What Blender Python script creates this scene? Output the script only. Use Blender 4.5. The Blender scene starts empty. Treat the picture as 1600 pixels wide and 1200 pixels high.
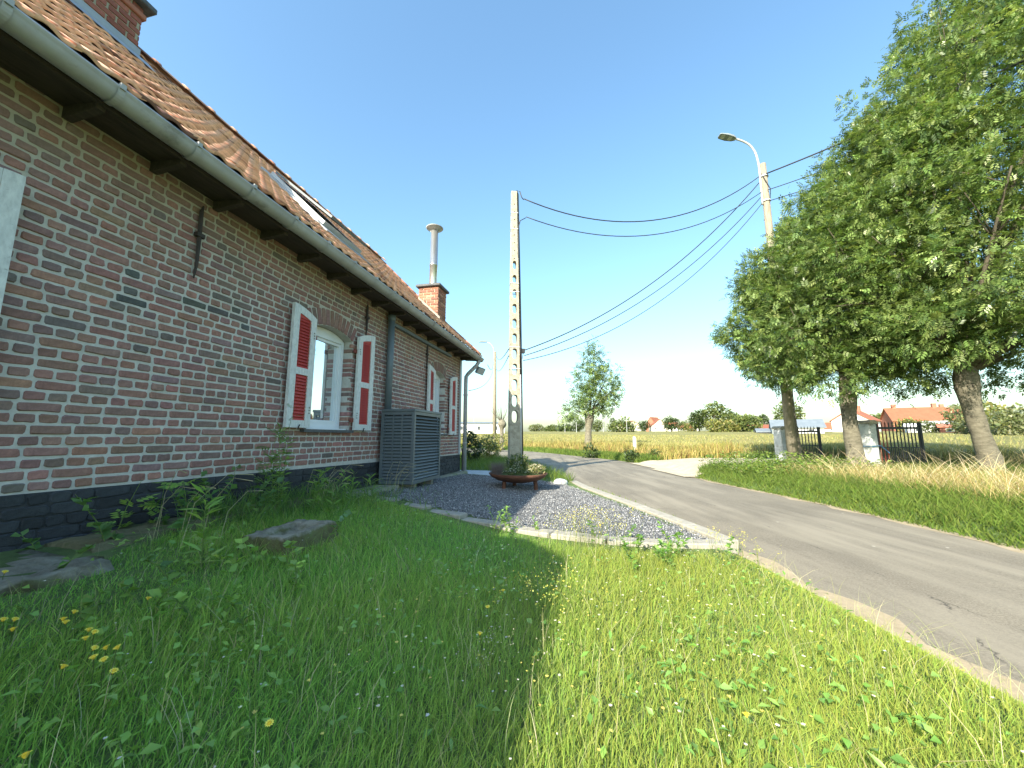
import bpy, math, random
import numpy as np
from mathutils import Vector, Matrix
random.seed(7); RNG = np.random.default_rng(11)
sc = bpy.context.scene
COL = sc.collection
R = math.radians
# ------------------------------------------------------------------ camera, sky, sun, exposure
EYE = 0.9
cam_d = bpy.data.cameras.new('camera'); cam = bpy.data.objects.new('camera', cam_d); COL.objects.link(cam)
cam.location = (0, 0, EYE); cam.rotation_euler = (R(90 + 7.876), 0, 0)
cam_d.sensor_width = 36; cam_d.lens = 13.5; cam_d.clip_start = 0.02; cam_d.clip_end = 4000
sc.camera = cam
SUN_EL, SUN_AZ = 32.0, 34.5          # azimuth of the light's travel, clockwise from +Y
world = bpy.data.worlds.new('World'); sc.world = world; world.use_nodes = True
wn = world.node_tree
sky = wn.nodes.new('ShaderNodeTexSky'); sky.sky_type = 'NISHITA'; sky.sun_disc = False
sky.sun_elevation = R(SUN_EL); sky.sun_rotation = R(SUN_AZ + 180)
sky.air_density = 1.5; sky.dust_density = 2.0; sky.ozone_density = 8.0; sky.altitude = 0
bg = wn.nodes['Background']; bg.inputs['Strength'].default_value = 0.15
wb_ = wn.nodes.new('ShaderNodeMix'); wb_.data_type = 'RGBA'; wb_.blend_type = 'MULTIPLY'; wb_.inputs[0].default_value = 1.0
wb_.inputs[7].default_value = (1.02, 0.99, 0.83, 1)      # white balance of the whole sky
wn.links.new(sky.outputs[0], wb_.inputs[6]); wn.links.new(wb_.outputs[2], bg.inputs[0])
sun_d = bpy.data.lights.new('sun', 'SUN'); sun_d.energy = 4.3; sun_d.angle = R(0.53); sun_d.color = (1, 0.91, 0.74)
sun = bpy.data.objects.new('sun', sun_d); COL.objects.link(sun); sun.location = (-30, -40, 40)
LT = Vector((math.sin(R(SUN_AZ)) * math.cos(R(SUN_EL)), math.cos(R(SUN_AZ)) * math.cos(R(SUN_EL)), -math.sin(R(SUN_EL))))
sun.rotation_euler = LT.to_track_quat('-Z', 'Y').to_euler()
sc.view_settings.view_transform = 'Standard'; sc.view_settings.look = 'None'
sc.view_settings.exposure = 1.56; sc.view_settings.gamma = 1.0; sc.view_settings.use_curve_mapping = False
sc.render.engine = 'CYCLES'
sc.cycles.max_bounces = 10; sc.cycles.diffuse_bounces = 6; sc.cycles.transmission_bounces = 10; sc.cycles.transparent_max_bounces = 8

# ------------------------------------------------------------------ helpers
def prop(o, label=None, cat=None, group=None, kind=None):
    if label: o['label'] = label
    if cat: o['category'] = cat
    if group: o['group'] = group
    if kind: o['kind'] = kind
    return o
def link(name, me, parent=None, loc=None, rot=None):
    o = bpy.data.objects.new(name, me); COL.objects.link(o)
    if parent: o.parent = parent
    if loc is not None: o.location = loc
    if rot is not None: o.rotation_euler = rot
    return o
def empty(name, loc=(0, 0, 0), rz=0, label=None, cat=None, group=None):
    o = link(name, None, None, loc, (0, 0, rz)); o.empty_display_size = 0.2
    return prop(o, label, cat, group)
class MB:
    def __init__(s): s.v = []; s.f = []
    def add(s, vs, fs):
        b = len(s.v); s.v += [tuple(map(float, p)) for p in vs]; s.f += [tuple(i + b for i in f) for f in fs]; return s
    def box(s, x0, x1, y0, y1, z0, z1):
        return s.add([(x0,y0,z0),(x1,y0,z0),(x1,y1,z0),(x0,y1,z0),(x0,y0,z1),(x1,y0,z1),(x1,y1,z1),(x0,y1,z1)],
                     [(3,2,1,0),(4,5,6,7),(0,1,5,4),(1,2,6,5),(2,3,7,6),(3,0,4,7)])
    def cbox(s, x0, x1, y0, y1, z0, z1, c=0.006):
        """box with chamfered vertical edges and top edge"""
        def ring(i, z): return [(x0+c+i,y0+i,z),(x1-c-i,y0+i,z),(x1-i,y0+c+i,z),(x1-i,y1-c-i,z),(x1-c-i,y1-i,z),(x0+c+i,y1-i,z),(x0+i,y1-c-i,z),(x0+i,y0+c+i,z)]
        vs = ring(c, z0) + ring(0, z0+c) + ring(0, z1-c) + ring(c, z1)
        fs = [tuple(range(7,-1,-1)), tuple(range(24,32))]
        for k in range(3):
            for i in range(8): fs.append((k*8+i, k*8+(i+1)%8, (k+1)*8+(i+1)%8, (k+1)*8+i))
        return s.add(vs, fs)
    def prism(s, poly, a0, a1, axis='y'):
        """poly: 2d points (counter-clockwise seen from -y for axis y -> (x,z)); extruded from a0 to a1"""
        n = len(poly)
        def P(p, a):
            return (p[0], a, p[1]) if axis == 'y' else ((p[0], p[1], a) if axis == 'z' else (a, p[0], p[1]))
        vs = [P(p, a0) for p in poly] + [P(p, a1) for p in poly]
        fs = [tuple(range(n)), tuple(range(2*n-1, n-1, -1))]
        for i in range(n): fs.append((i, n+i, n+(i+1)%n, (i+1)%n))
        return s.add(vs, fs)
    def tube(s, pts, r, n=8, cap=True):
        pts = [Vector(p) for p in pts]; m = len(pts); rs = r if isinstance(r, (list, tuple)) else [r]*m
        t0 = (pts[1]-pts[0]).normalized(); up = Vector((0,0,1)) if abs(t0.z) < 0.9 else Vector((0,1,0))
        a = t0.cross(up).normalized(); vs = []; fs = []
        for i in range(m):
            t = (pts[min(i+1,m-1)]-pts[max(i-1,0)]).normalized()
            a = (a - t*a.dot(t)).normalized(); b = t.cross(a)
            for k in range(n):
                an = 2*math.pi*k/n; vs.append(pts[i] + (a*math.cos(an)+b*math.sin(an))*rs[i])
        for i in range(m-1):
            for k in range(n): fs.append((i*n+k, i*n+(k+1)%n, (i+1)*n+(k+1)%n, (i+1)*n+k))
        if cap: fs += [tuple(range(n-1,-1,-1)), tuple(range((m-1)*n, m*n))]
        return s.add(vs, fs)
    def lathe(s, prof, cx=0, cy=0, n=20, sy=1.0):
        vs = []; fs = []
        for (r, z) in prof:
            for k in range(n):
                a = 2*math.pi*k/n; vs.append((cx+r*math.cos(a), cy+sy*r*math.sin(a), z))
        for i in range(len(prof)-1):
            for k in range(n): fs.append((i*n+k, i*n+(k+1)%n, (i+1)*n+(k+1)%n, (i+1)*n+k))
        return s.add(vs, fs)
    def mesh(s, name, mat, smooth=False, tint=None):
        me = bpy.data.meshes.new(name); me.from_pydata(s.v, [], s.f); me.update()
        if mat: me.materials.append(mat)
        if smooth: me.polygons.foreach_set('use_smooth', [True]*len(me.polygons))
        if tint is not None:
            at = me.attributes.new('tint', 'FLOAT_COLOR', 'POINT')
            arr = np.tile(np.array((*tint, 1.0), dtype=np.float32), len(s.v)) if not isinstance(tint, np.ndarray) else tint.astype(np.float32).ravel()
            at.data.foreach_set('color', arr)
        return me
    def build(s, name, mat, parent=None, smooth=False, tint=None, loc=None, rot=None):
        return link(name, s.mesh(name, mat, smooth, tint), parent, loc, rot)
def npmesh(name, V, quads=None, tris=None, cols=None, mat=None, smooth=True):
    V = np.asarray(V, dtype=np.float32); me = bpy.data.meshes.new(name)
    idx = []; starts = []; n = 0
    if quads is not None and len(quads): q = np.asarray(quads, dtype=np.int32); idx.append(q.ravel()); starts.append(np.arange(len(q))*4); n = len(q)*4
    if tris is not None and len(tris): t = np.asarray(tris, dtype=np.int32); idx.append(t.ravel()); starts.append(n + np.arange(len(t))*3)
    idx = np.concatenate(idx); starts = np.concatenate(starts)
    me.vertices.add(len(V)); me.vertices.foreach_set('co', V.ravel())
    me.loops.add(len(idx)); me.loops.foreach_set('vertex_index', idx.astype(np.int32))
    me.polygons.add(len(starts)); me.polygons.foreach_set('loop_start', starts.astype(np.int32))
    me.update(calc_edges=True); me.validate()
    if smooth: me.polygons.foreach_set('use_smooth', np.ones(len(me.polygons), dtype=bool))
    if cols is not None:
        at = me.attributes.new('tint', 'FLOAT_COLOR', 'POINT')
        c = np.ones((len(V), 4), dtype=np.float32); c[:, :3] = cols; at.data.foreach_set('color', c.ravel())
    if mat: me.materials.append(mat)
    return me
def joined(parts, name, mat, parent=None, smooth=False):
    """parts: list of (MB, tint) joined in one mesh"""
    V = []; F = []; T = []
    for mb, t in parts:
        b = len(V); V += mb.v; F += [tuple(i+b for i in f) for f in mb.f]; T += [(*t, 1.0)]*len(mb.v)
    a = MB(); a.v = V; a.f = F
    return a.build(name, mat, parent, smooth, np.array(T))

# ------------------------------------------------------------------ materials
def newmat(name):
    m = bpy.data.materials.new(name); m.use_nodes = True; nt = m.node_tree
    return m, nt, nt.nodes['Principled BSDF']
def N(nt, kind, **kw):
    nd = nt.nodes.new(kind)
    for k, v in kw.items():
        if k.startswith('i_'): nd.inputs[k[2:].replace('_', ' ')].default_value = v
        else: setattr(nd, k, v)
    return nd
def noise(nt, scale, detail=4, rough=0.6, coord='Object', stretch=None):
    tc = N(nt, 'ShaderNodeTexCoord'); nz = N(nt, 'ShaderNodeTexNoise'); nz.inputs['Scale'].default_value = scale
    nz.inputs['Detail'].default_value = detail; nz.inputs['Roughness'].default_value = rough
    if stretch:
        mp = N(nt, 'ShaderNodeMapping'); mp.inputs['Scale'].default_value = stretch
        nt.links.new(tc.outputs[coord], mp.inputs[0]); nt.links.new(mp.outputs[0], nz.inputs[0])
    else: nt.links.new(tc.outputs[coord], nz.inputs[0])
    return nz
def ramp(nt, src, stops):
    r = N(nt, 'ShaderNodeValToRGB'); e = r.color_ramp.elements
    while len(e) < len(stops): e.new(0.5)
    for k, (p, c) in enumerate(stops): e[k].position = p; e[k].color = (*c, 1) if len(c) == 3 else c
    nt.links.new(src, r.inputs[0]); return r
def mixc(nt, fac, a, b, mode='MIX'):
    m = N(nt, 'ShaderNodeMix', data_type='RGBA', blend_type=mode)
    for k, x in ((0, fac), (6, a), (7, b)):
        if hasattr(x, 'links'): nt.links.new(x, m.inputs[k])
        elif isinstance(x, (int, float)): m.inputs[k].default_value = x
        else: m.inputs[k].default_value = (*x, 1)
    return m.outputs[2]
def bump(nt, bs, src, strength=0.3, dist=0.01):
    b = N(nt, 'ShaderNodeBump'); b.inputs['Strength'].default_value = strength; b.inputs['Distance'].default_value = dist
    nt.links.new(src, b.inputs['Height']); nt.links.new(b.outputs[0], bs.inputs['Normal'])
def surf(name, c1, c2, scale=8, rough=0.8, bmp=0.2, bdist=0.01, metal=0.0, spots=None, stretch=None, spec=0.5, detail=5):
    """two-colour noisy surface with relief; spots = (colour, scale, threshold) for stains"""
    m, nt, bs = newmat(name)
    nz = noise(nt, scale, detail, 0.65, stretch=stretch)
    col = ramp(nt, nz.outputs[0], [(0.3, c1), (0.7, c2)]).outputs[0]
    if spots:
        n2 = noise(nt, spots[1], 6, 0.7)
        f = ramp(nt, n2.outputs[0], [(spots[2], (0,0,0)), (min(spots[2]+0.12, 1), (1,1,1))]).outputs[0]
        col = mixc(nt, f, col, spots[0])
    nt.links.new(col, bs.inputs['Base Color'])
    bs.inputs['Roughness'].default_value = rough; bs.inputs['Metallic'].default_value = metal
    bs.inputs['Specular IOR Level'].default_value = spec
    if bmp:
        n3 = noise(nt, scale*4, 6, 0.7, stretch=stretch); bump(nt, bs, n3.outputs[0], bmp, bdist)
    return m
def tinted(name, scale=30, var=0.35, rough=0.9, bmp=0.5, bdist=0.006, stain=None):
    """colour from the piece's own tint, broken up by noise"""
    m, nt, bs = newmat(name)
    at = N(nt, 'ShaderNodeAttribute', attribute_name='tint')
    nz = noise(nt, scale, 6, 0.7, coord='Object')
    v = ramp(nt, nz.outputs[0], [(0.25, (1-var,)*3), (0.75, (1+var,)*3)]).outputs[0]
    col = mixc(nt, 1.0, at.outputs['Color'], v, 'MULTIPLY')
    if stain:
        geo = N(nt, 'ShaderNodeNewGeometry'); sx = N(nt, 'ShaderNodeSeparateXYZ'); nt.links.new(geo.outputs['Position'], sx.inputs[0])
        n2 = N(nt, 'ShaderNodeTexNoise'); n2.inputs['Scale'].default_value = 2.2; n2.inputs['Detail'].default_value = 5; nt.links.new(geo.outputs['Position'], n2.inputs[0])
        ad = N(nt, 'ShaderNodeMath', operation='MULTIPLY_ADD'); nt.links.new(n2.outputs[0], ad.inputs[0]); ad.inputs[1].default_value = 0.9; nt.links.new(sx.outputs[2], ad.inputs[2])
        mr = N(nt, 'ShaderNodeMapRange'); nt.links.new(ad.outputs[0], mr.inputs[0])
        mr.inputs[1].default_value = stain[1]; mr.inputs[2].default_value = stain[2]; mr.inputs[4].default_value = stain[3]
        col = mixc(nt, mr.outputs[0], col, stain[0])
    nt.links.new(col, bs.inputs['Base Color']); bs.inputs['Roughness'].default_value = rough
    if bmp:
        n3 = noise(nt, scale*2.5, 6, 0.75); bump(nt, bs, n3.outputs[0], bmp, bdist)
    return m
def leafmat(name, trans=0.45, gloss=0.35, rough=0.45, up=0.5):
    m, nt, bs = newmat(name)
    at = N(nt, 'ShaderNodeAttribute', attribute_name='tint')
    nt.links.new(at.outputs['Color'], bs.inputs['Base Color']); bs.inputs['Roughness'].default_value = rough
    bs.inputs['Specular IOR Level'].default_value = gloss
    geo = N(nt, 'ShaderNodeNewGeometry'); vm = N(nt, 'ShaderNodeVectorMath', operation='MULTIPLY_ADD')     # soft lie of many small leaves
    nt.links.new(geo.outputs['Normal'], vm.inputs[0]); vm.inputs[1].default_value = (1-up,)*3; vm.inputs[2].default_value = (0, 0, up)
    vn = N(nt, 'ShaderNodeVectorMath', operation='NORMALIZE'); nt.links.new(vm.outputs[0], vn.inputs[0]); nt.links.new(vn.outputs[0], bs.inputs['Normal'])
    tr = N(nt, 'ShaderNodeBsdfTranslucent')
    tc = mixc(nt, 1.0, at.outputs['Color'], (1.15, 1.15, 0.6), 'MULTIPLY'); nt.links.new(tc, tr.inputs[0])
    mx = N(nt, 'ShaderNodeMixShader'); mx.inputs[0].default_value = trans
    nt.links.new(bs.outputs[0], mx.inputs[1]); nt.links.new(tr.outputs[0], mx.inputs[2])
    nt.links.new(mx.outputs[0], nt.nodes['Material Output'].inputs[0]); return m

M = {}
M['brick'] = tinted('brick', 28, 0.38, 0.92, 0.6, 0.006, stain=((0.17, 0.125, 0.07), 2.55, 3.5, 0.5))
M['brickplain'] = tinted('brickplain', 28, 0.3, 0.92, 0.5, 0.005)
M['tar'] = tinted('tar', 22, 0.45, 0.75, 0.7, 0.01)
M['tile'] = tinted('tile', 14, 0.3, 0.85, 0.4, 0.006)
def mortar_mat():
    m, nt, bs = newmat('mortar')
    nz = noise(nt, 14, 6, 0.7); col = ramp(nt, nz.outputs[0], [(0.3, (0.43,0.41,0.375)), (0.7, (0.60,0.575,0.535))]).outputs[0]
    geo = N(nt, 'ShaderNodeNewGeometry'); sx = N(nt, 'ShaderNodeSeparateXYZ'); nt.links.new(geo.outputs['Position'], sx.inputs[0])
    n2 = N(nt, 'ShaderNodeTexNoise'); n2.inputs['Scale'].default_value = 2.2; n2.inputs['Detail'].default_value = 5; nt.links.new(geo.outputs['Position'], n2.inputs[0])
    ad = N(nt, 'ShaderNodeMath', operation='MULTIPLY_ADD'); nt.links.new(n2.outputs[0], ad.inputs[0]); ad.inputs[1].default_value = 0.9; nt.links.new(sx.outputs[2], ad.inputs[2])
    mr = N(nt, 'ShaderNodeMapRange'); nt.links.new(ad.outputs[0], mr.inputs[0]); mr.inputs[1].default_value = 2.5; mr.inputs[2].default_value = 3.2; mr.inputs[4].default_value = 0.75
    col = mixc(nt, mr.outputs[0], col, (0.34, 0.295, 0.185))
    nt.links.new(col, bs.inputs['Base Color']); bs.inputs['Roughness'].default_value = 0.95
    n3 = noise(nt, 70, 5, 0.7); bump(nt, bs, n3.outputs[0], 0.6, 0.006); return m
M['mortar'] = mortar_mat()
M['tarback'] = surf('tarback', (0.018,0.02,0.024), (0.045,0.048,0.052), 9, 0.8, 0.6, 0.01)
M['wallpaint'] = surf('plainwall', (0.20,0.10,0.08), (0.27,0.15,0.12), 6, 0.9, 0.3)
M['wood_dark'] = surf('wood_dark', (0.035,0.027,0.02), (0.075,0.058,0.042), 6, 0.85, 0.4, 0.006, stretch=(1,6,6))
M['zinc'] = surf('zinc', (0.33,0.325,0.32), (0.43,0.425,0.42), 5, 0.6, 0.12, 0.004, metal=0.05, spots=((0.22,0.215,0.205), 3, 0.58))
M['zinc_light'] = surf('zinc_light', (0.38,0.40,0.42), (0.5,0.52,0.54), 6, 0.5, 0.1, 0.004, metal=0.2)
M['lead'] = surf('lead', (0.26,0.29,0.33), (0.36,0.39,0.43), 6, 0.6, 0.2, 0.006)
M['pvc'] = surf('pvc', (0.105,0.135,0.15), (0.135,0.165,0.18), 4, 0.5, 0.05, 0.002)
M['anthracite'] = surf('anthracite', (0.095,0.118,0.130), (0.12,0.143,0.153), 5, 0.45, 0.06, 0.002, spots=((0.12,0.135,0.14), 4, 0.66))
M['iron'] = surf('iron', (0.02,0.018,0.017), (0.06,0.04,0.032), 20, 0.7, 0.4, 0.004)
M['whitewood'] = surf('whitewood', (0.50,0.51,0.50), (0.72,0.73,0.71), 16, 0.75, 0.45, 0.004, spots=((0.36,0.36,0.34), 26, 0.60), stretch=(3,3,1))
M['redwood'] = surf('redwood', (0.38,0.028,0.018), (0.46,0.042,0.026), 12, 0.55, 0.15, 0.003, spots=((0.32,0.03,0.022), 9, 0.62))
M['upvc'] = surf('upvc', (0.72,0.74,0.76), (0.8,0.81,0.82), 3, 0.35, 0.02)
M['stone_sill'] = surf('stone_sill', (0.06,0.065,0.07), (0.12,0.125,0.13), 18, 0.7, 0.3)
M['flue'] = surf('flue', (0.5,0.5,0.48), (0.62,0.62,0.6), 4, 0.32, 0.05, 0.002, metal=0.85)
M['concrete_pole'] = surf('concrete_pole', (0.24,0.215,0.165), (0.46,0.42,0.33), 12, 0.95, 0.6, 0.012, spots=((0.13,0.12,0.10), 17, 0.60))
M['cable'] = surf('cable', (0.018,0.02,0.022), (0.03,0.033,0.036), 10, 0.6, 0)
M['rust'] = surf('rust', (0.085,0.035,0.022), (0.16,0.07,0.04), 11, 0.85, 0.4, 0.004, spots=((0.06,0.03,0.024), 6, 0.58))
M['kerb'] = surf('kerb', (0.25,0.235,0.20), (0.38,0.355,0.30), 16, 0.95, 0.5, 0.008, spots=((0.22,0.21,0.17), 7, 0.62))
M['mossstone_'] = surf('mossstone', (0.15,0.15,0.11), (0.31,0.31,0.26), 9, 0.95, 0.9, 0.03, spots=((0.11,0.125,0.04), 4.5, 0.47), detail=8)
def moss_stone():
    m, nt, bs = newmat('mossy_stone')
    a = noise(nt, 9, 9, 0.75); c = ramp(nt, a.outputs[0], [(0.28, (0.15,0.135,0.095)), (0.5, (0.32,0.30,0.23)), (0.72, (0.48,0.455,0.37))]).outputs[0]
    geo = N(nt, 'ShaderNodeNewGeometry'); sx = N(nt, 'ShaderNodeSeparateXYZ'); nt.links.new(geo.outputs['Normal'], sx.inputs[0])
    b = noise(nt, 7, 7, 0.7); ad = N(nt, 'ShaderNodeMath', operation='MULTIPLY_ADD'); nt.links.new(b.outputs[0], ad.inputs[0]); ad.inputs[1].default_value = 1.1; nt.links.new(sx.outputs[2], ad.inputs[2])
    f = ramp(nt, ad.outputs[0], [(0.80, (1,1,1)), (1.0, (0,0,0))]); f.color_ramp.elements[0].position = 0.55
    mr = N(nt, 'ShaderNodeMapRange'); nt.links.new(ad.outputs[0], mr.inputs[0]); mr.inputs[1].default_value = 1.15; mr.inputs[2].default_value = 1.45; mr.inputs[3].default_value = 1.0; mr.inputs[4].default_value = 0.0
    d = noise(nt, 16, 6, 0.7); mc = ramp(nt, d.outputs[0], [(0.3, (0.09,0.075,0.035)), (0.55, (0.16,0.16,0.06)), (0.75, (0.15,0.20,0.06))]).outputs[0]
    nt.links.new(mixc(nt, mr.outputs[0], c, mc), bs.inputs['Base Color']); bs.inputs['Roughness'].default_value = 0.95
    e = noise(nt, 34, 9, 0.8); bump(nt, bs, e.outputs[0], 1.0, 0.03); return m
M['mossstone'] = moss_stone()
M['mosswall'] = surf('mosswall', (0.10,0.10,0.05), (0.21,0.19,0.10), 8, 0.95, 0.9, 0.03, spots=((0.085,0.13,0.04), 5, 0.48), detail=8)
M['slab'] = surf('slab', (0.20,0.20,0.15), (0.33,0.32,0.25), 7, 0.95, 0.6, 0.01, spots=((0.16,0.18,0.09), 3, 0.52))
M['path'] = surf('path', (0.36,0.38,0.40), (0.5,0.52,0.53), 8, 0.9, 0.3)
M['leaf'] = leafmat('leaf', 0.35, 0.5, 0.4, 0.25)
M['grass'] = leafmat('grass', 0.5, 0.3, 0.5, 0.6)
M['dry'] = leafmat('dry', 0.25, 0.2, 0.7, 0.5)
M['petal'] = leafmat('petal', 0.3, 0.2, 0.6)
M['galv'] = surf('galv', (0.42,0.43,0.43), (0.55,0.56,0.56), 8, 0.5, 0.1, 0.003, metal=0.3)
M['black_iron'] = surf('black_iron', (0.012,0.013,0.016), (0.03,0.03,0.034), 14, 0.5, 0.2, 0.003)
M['red_iron'] = surf('red_iron', (0.16,0.03,0.02), (0.2,0.05,0.035), 14, 0.6, 0.2, 0.003)
M['pillar_white'] = surf('pillar_white', (0.34,0.37,0.38), (0.58,0.6,0.59), 6, 0.9, 0.5, 0.01, spots=((0.20,0.19,0.15), 4, 0.54))
M['bark_ash'] = surf('bark_ash', (0.115,0.105,0.075), (0.27,0.245,0.18), 7, 0.95, 1.0, 0.05, spots=((0.04,0.035,0.026), 5, 0.57), stretch=(1,1,2.6), detail=8)
M['bark_dark'] = surf('bark_dark', (0.05,0.042,0.03), (0.13,0.11,0.075), 7, 0.95, 0.9, 0.04, stretch=(1,1,0.4))
M['wood_pole'] = surf('wood_pole', (0.15,0.13,0.095), (0.30,0.265,0.20), 7, 0.9, 0.4, 0.008, stretch=(3,3,0.5))
M['black'] = surf('black', (0.012,0.012,0.013), (0.022,0.022,0.023), 5, 0.7, 0)
M['grey_box'] = surf('grey_box', (0.16,0.19,0.20), (0.22,0.25,0.26), 5, 0.6, 0)
M['roof_red'] = surf('roof_red', (0.20,0.062,0.034), (0.27,0.09,0.05), 1.2, 0.85, 0.3, 0.03)
M['roof_orange'] = surf('roof_orange', (0.235,0.078,0.04), (0.30,0.105,0.055), 1.2, 0.85, 0.3, 0.03)
M['roof_grey'] = surf('roof_grey', (0.12,0.15,0.18), (0.17,0.2,0.23), 1.2, 0.7, 0.2, 0.03)
M['far_brick'] = surf('far_brick', (0.30,0.11,0.07), (0.40,0.16,0.10), 1.5, 0.9, 0.2)
M['far_white'] = surf('far_white', (0.66,0.66,0.64), (0.78,0.78,0.76), 1, 0.85, 0.1)
M['far_cream'] = surf('far_cream', (0.58,0.54,0.42), (0.68,0.63,0.5), 1, 0.85, 0.1)
M['far_glass'] = surf('far_glass', (0.05,0.06,0.07), (0.08,0.09,0.1), 2, 0.2, 0)
def glass_mat():
    m, nt, bs = newmat('window_glass')
    bs.inputs['Base Color'].default_value = (0.80, 0.84, 0.87, 1); bs.inputs['Metallic'].default_value = 0.88
    bs.inputs['Roughness'].default_value = 0.025
    nz = noise(nt, 1.5, 2); bump(nt, bs, nz.outputs[0], 0.04, 0.02); return m
M['glass'] = glass_mat()
def pv_glass():
    m, nt, bs = newmat('roof_glass'); bs.inputs['Base Color'].default_value = (0.012,0.014,0.016,1); bs.inputs['Roughness'].default_value = 0.06; return m
M['roofglass'] = pv_glass()
def asphalt():
    m, nt, bs = newmat('asphalt')
    big = noise(nt, 0.7, 5, 0.65); col = ramp(nt, big.outputs[0], [(0.32, (0.135,0.118,0.09)), (0.68, (0.20,0.175,0.132))]).outputs[0]
    fine = noise(nt, 85, 5, 0.85); f = ramp(nt, fine.outputs[0], [(0.32, (0.5,)*3), (0.68, (1.5,)*3)]).outputs[0]
    col = mixc(nt, 1.0, col, f, 'MULTIPLY')
    # lighter dusty wheel tracks and worn grey strip along the lane (worn in, with a shape of their own)
    n2 = noise(nt, 1.1, 4, 0.6, stretch=(2.6, 0.35, 1)); w = ramp(nt, n2.outputs[0], [(0.45, (0,0,0)), (0.66, (0.85,)*3)]).outputs[0]
    col = mixc(nt, w, col, (0.25, 0.222, 0.17))
    # pale chips
    v = N(nt, 'ShaderNodeTexVoronoi'); v.inputs['Scale'].default_value = 5.0
    tc = N(nt, 'ShaderNodeTexCoord'); nt.links.new(tc.outputs['Object'], v.inputs[0])
    vs = ramp(nt, v.outputs['Distance'], [(0.05, (0.7,)*3), (0.075, (0,0,0))]).outputs[0]
    pick = ramp(nt, v.outputs['Color'], [(0.72, (0,0,0)), (0.74, (1,1,1))]).outputs[0]
    col = mixc(nt, mixc(nt, 1.0, vs, pick, 'MULTIPLY'), col, (0.5, 0.47, 0.4))
    # cracks along the lane
    v2 = N(nt, 'ShaderNodeTexVoronoi', feature='DISTANCE_TO_EDGE'); v2.inputs['Scale'].default_value = 0.8
    mp = N(nt, 'ShaderNodeMapping'); mp.inputs['Scale'].default_value = (1.3, 0.45, 1); nt.links.new(tc.outputs['Object'], mp.inputs[0])
    nw = noise(nt, 3, 6, 0.75); mixv = N(nt, 'ShaderNodeMix', data_type='VECTOR'); mixv.inputs[0].default_value = 0.14
    nt.links.new(mp.outputs[0], mixv.inputs[4]); nt.links.new(nw.outputs['Color'], mixv.inputs[5]); nt.links.new(mixv.outputs[1], v2.inputs[0])
    brk = noise(nt, 1.3, 4, 0.7); b2 = ramp(nt, brk.outputs[0], [(0.53, (0,0,0)), (0.60, (1,1,1))]).outputs[0]
    cr = ramp(nt, v2.outputs['Distance'], [(0.0, (1,1,1)), (0.0045, (0,0,0))]).outputs[0]
    col = mixc(nt, mixc(nt, 1.0, cr, b2, 'MULTIPLY'), col, (0.035, 0.032, 0.028))
    nt.links.new(col, bs.inputs['Base Color']); bs.inputs['Roughness'].default_value = 0.9
    bump(nt, bs, fine.outputs[0], 0.45, 0.006); return m
M['asphalt'] = asphalt()
def gravel_mat():
    m, nt, bs = newmat('gravel_bed')
    tc = N(nt, 'ShaderNodeTexCoord'); v = N(nt, 'ShaderNodeTexVoronoi'); v.inputs['Scale'].default_value = 60; nt.links.new(tc.outputs['Object'], v.inputs[0])
    col = ramp(nt, v.outputs['Color'], [(0.2, (0.05,0.055,0.06)), (0.8, (0.2,0.205,0.21))]).outputs[0]
    nt.links.new(col, bs.inputs['Base Color']); bs.inputs['Roughness'].default_value = 0.9
    bump(nt, bs, v.outputs['Distance'], 1.0, 0.015); return m
M['gravelbed'] = gravel_mat()
M['pebble'] = tinted('pebble', 60, 0.2, 0.85, 0.2, 0.003)
M['apron'] = surf('apron', (0.36,0.31,0.22), (0.48,0.42,0.31), 2.5, 0.95, 0.5, 0.01, spots=((0.24,0.22,0.13), 2, 0.58))
M['sandy'] = surf('sandy', (0.27,0.22,0.14), (0.38,0.31,0.21), 9, 0.95, 0.6, 0.01)
def soil():
    m, nt, bs = newmat('soil_grass')
    a = noise(nt, 5, 8, 0.7); c = ramp(nt, a.outputs[0], [(0.3, (0.075,0.115,0.03)), (0.55, (0.13,0.205,0.055)), (0.75, (0.19,0.21,0.085))]).outputs[0]
    nt.links.new(c, bs.inputs['Base Color']); bs.inputs['Roughness'].default_value = 0.95
    b = noise(nt, 60, 5, 0.8); bump(nt, bs, b.outputs[0], 0.9, 0.03); return m
M['soil'] = soil()
def field_mat():
    m, nt, bs = newmat('ripening_crop')
    tc = N(nt, 'ShaderNodeTexCoord')
    a = noise(nt, 0.06, 6, 0.65, stretch=(0.6, 1.6, 1)); b = noise(nt, 0.9, 8, 0.75, stretch=(0.5, 2.0, 1)); f = noise(nt, 9, 4, 0.8)
    c = ramp(nt, b.outputs[0], [(0.3, (0.20,0.19,0.045)), (0.5, (0.32,0.285,0.075)), (0.72, (0.46,0.40,0.14))]).outputs[0]
    g = ramp(nt, a.outputs[0], [(0.38, (0,0,0)), (0.62, (0.55,)*3)]).outputs[0]
    c = mixc(nt, g, c, (0.17, 0.19, 0.045))
    fr = ramp(nt, f.outputs[0], [(0.3, (0.42,)*3), (0.7, (1.0,)*3)]).outputs[0]
    c = mixc(nt, 1.0, c, fr, 'MULTIPLY')
    nt.links.new(c, bs.inputs['Base Color']); bs.inputs['Roughness'].default_value = 0.95
    bump(nt, bs, f.outputs[0], 1.0, 0.12); return m
M['field'] = field_mat()

# ------------------------------------------------------------------ the lie of the land
AW = R(12.2); dX, dY = math.sin(AW), math.cos(AW); nX, nY = dY, -dX; DW = 3.15     # wall direction, outward normal, distance
def sq_of(x, y): return x*dX + y*dY, x*nX + y*nY + DW
def xy_of(s, q): return s*dX + (q-DW)*nX, s*dY + (q-DW)*nY
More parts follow.
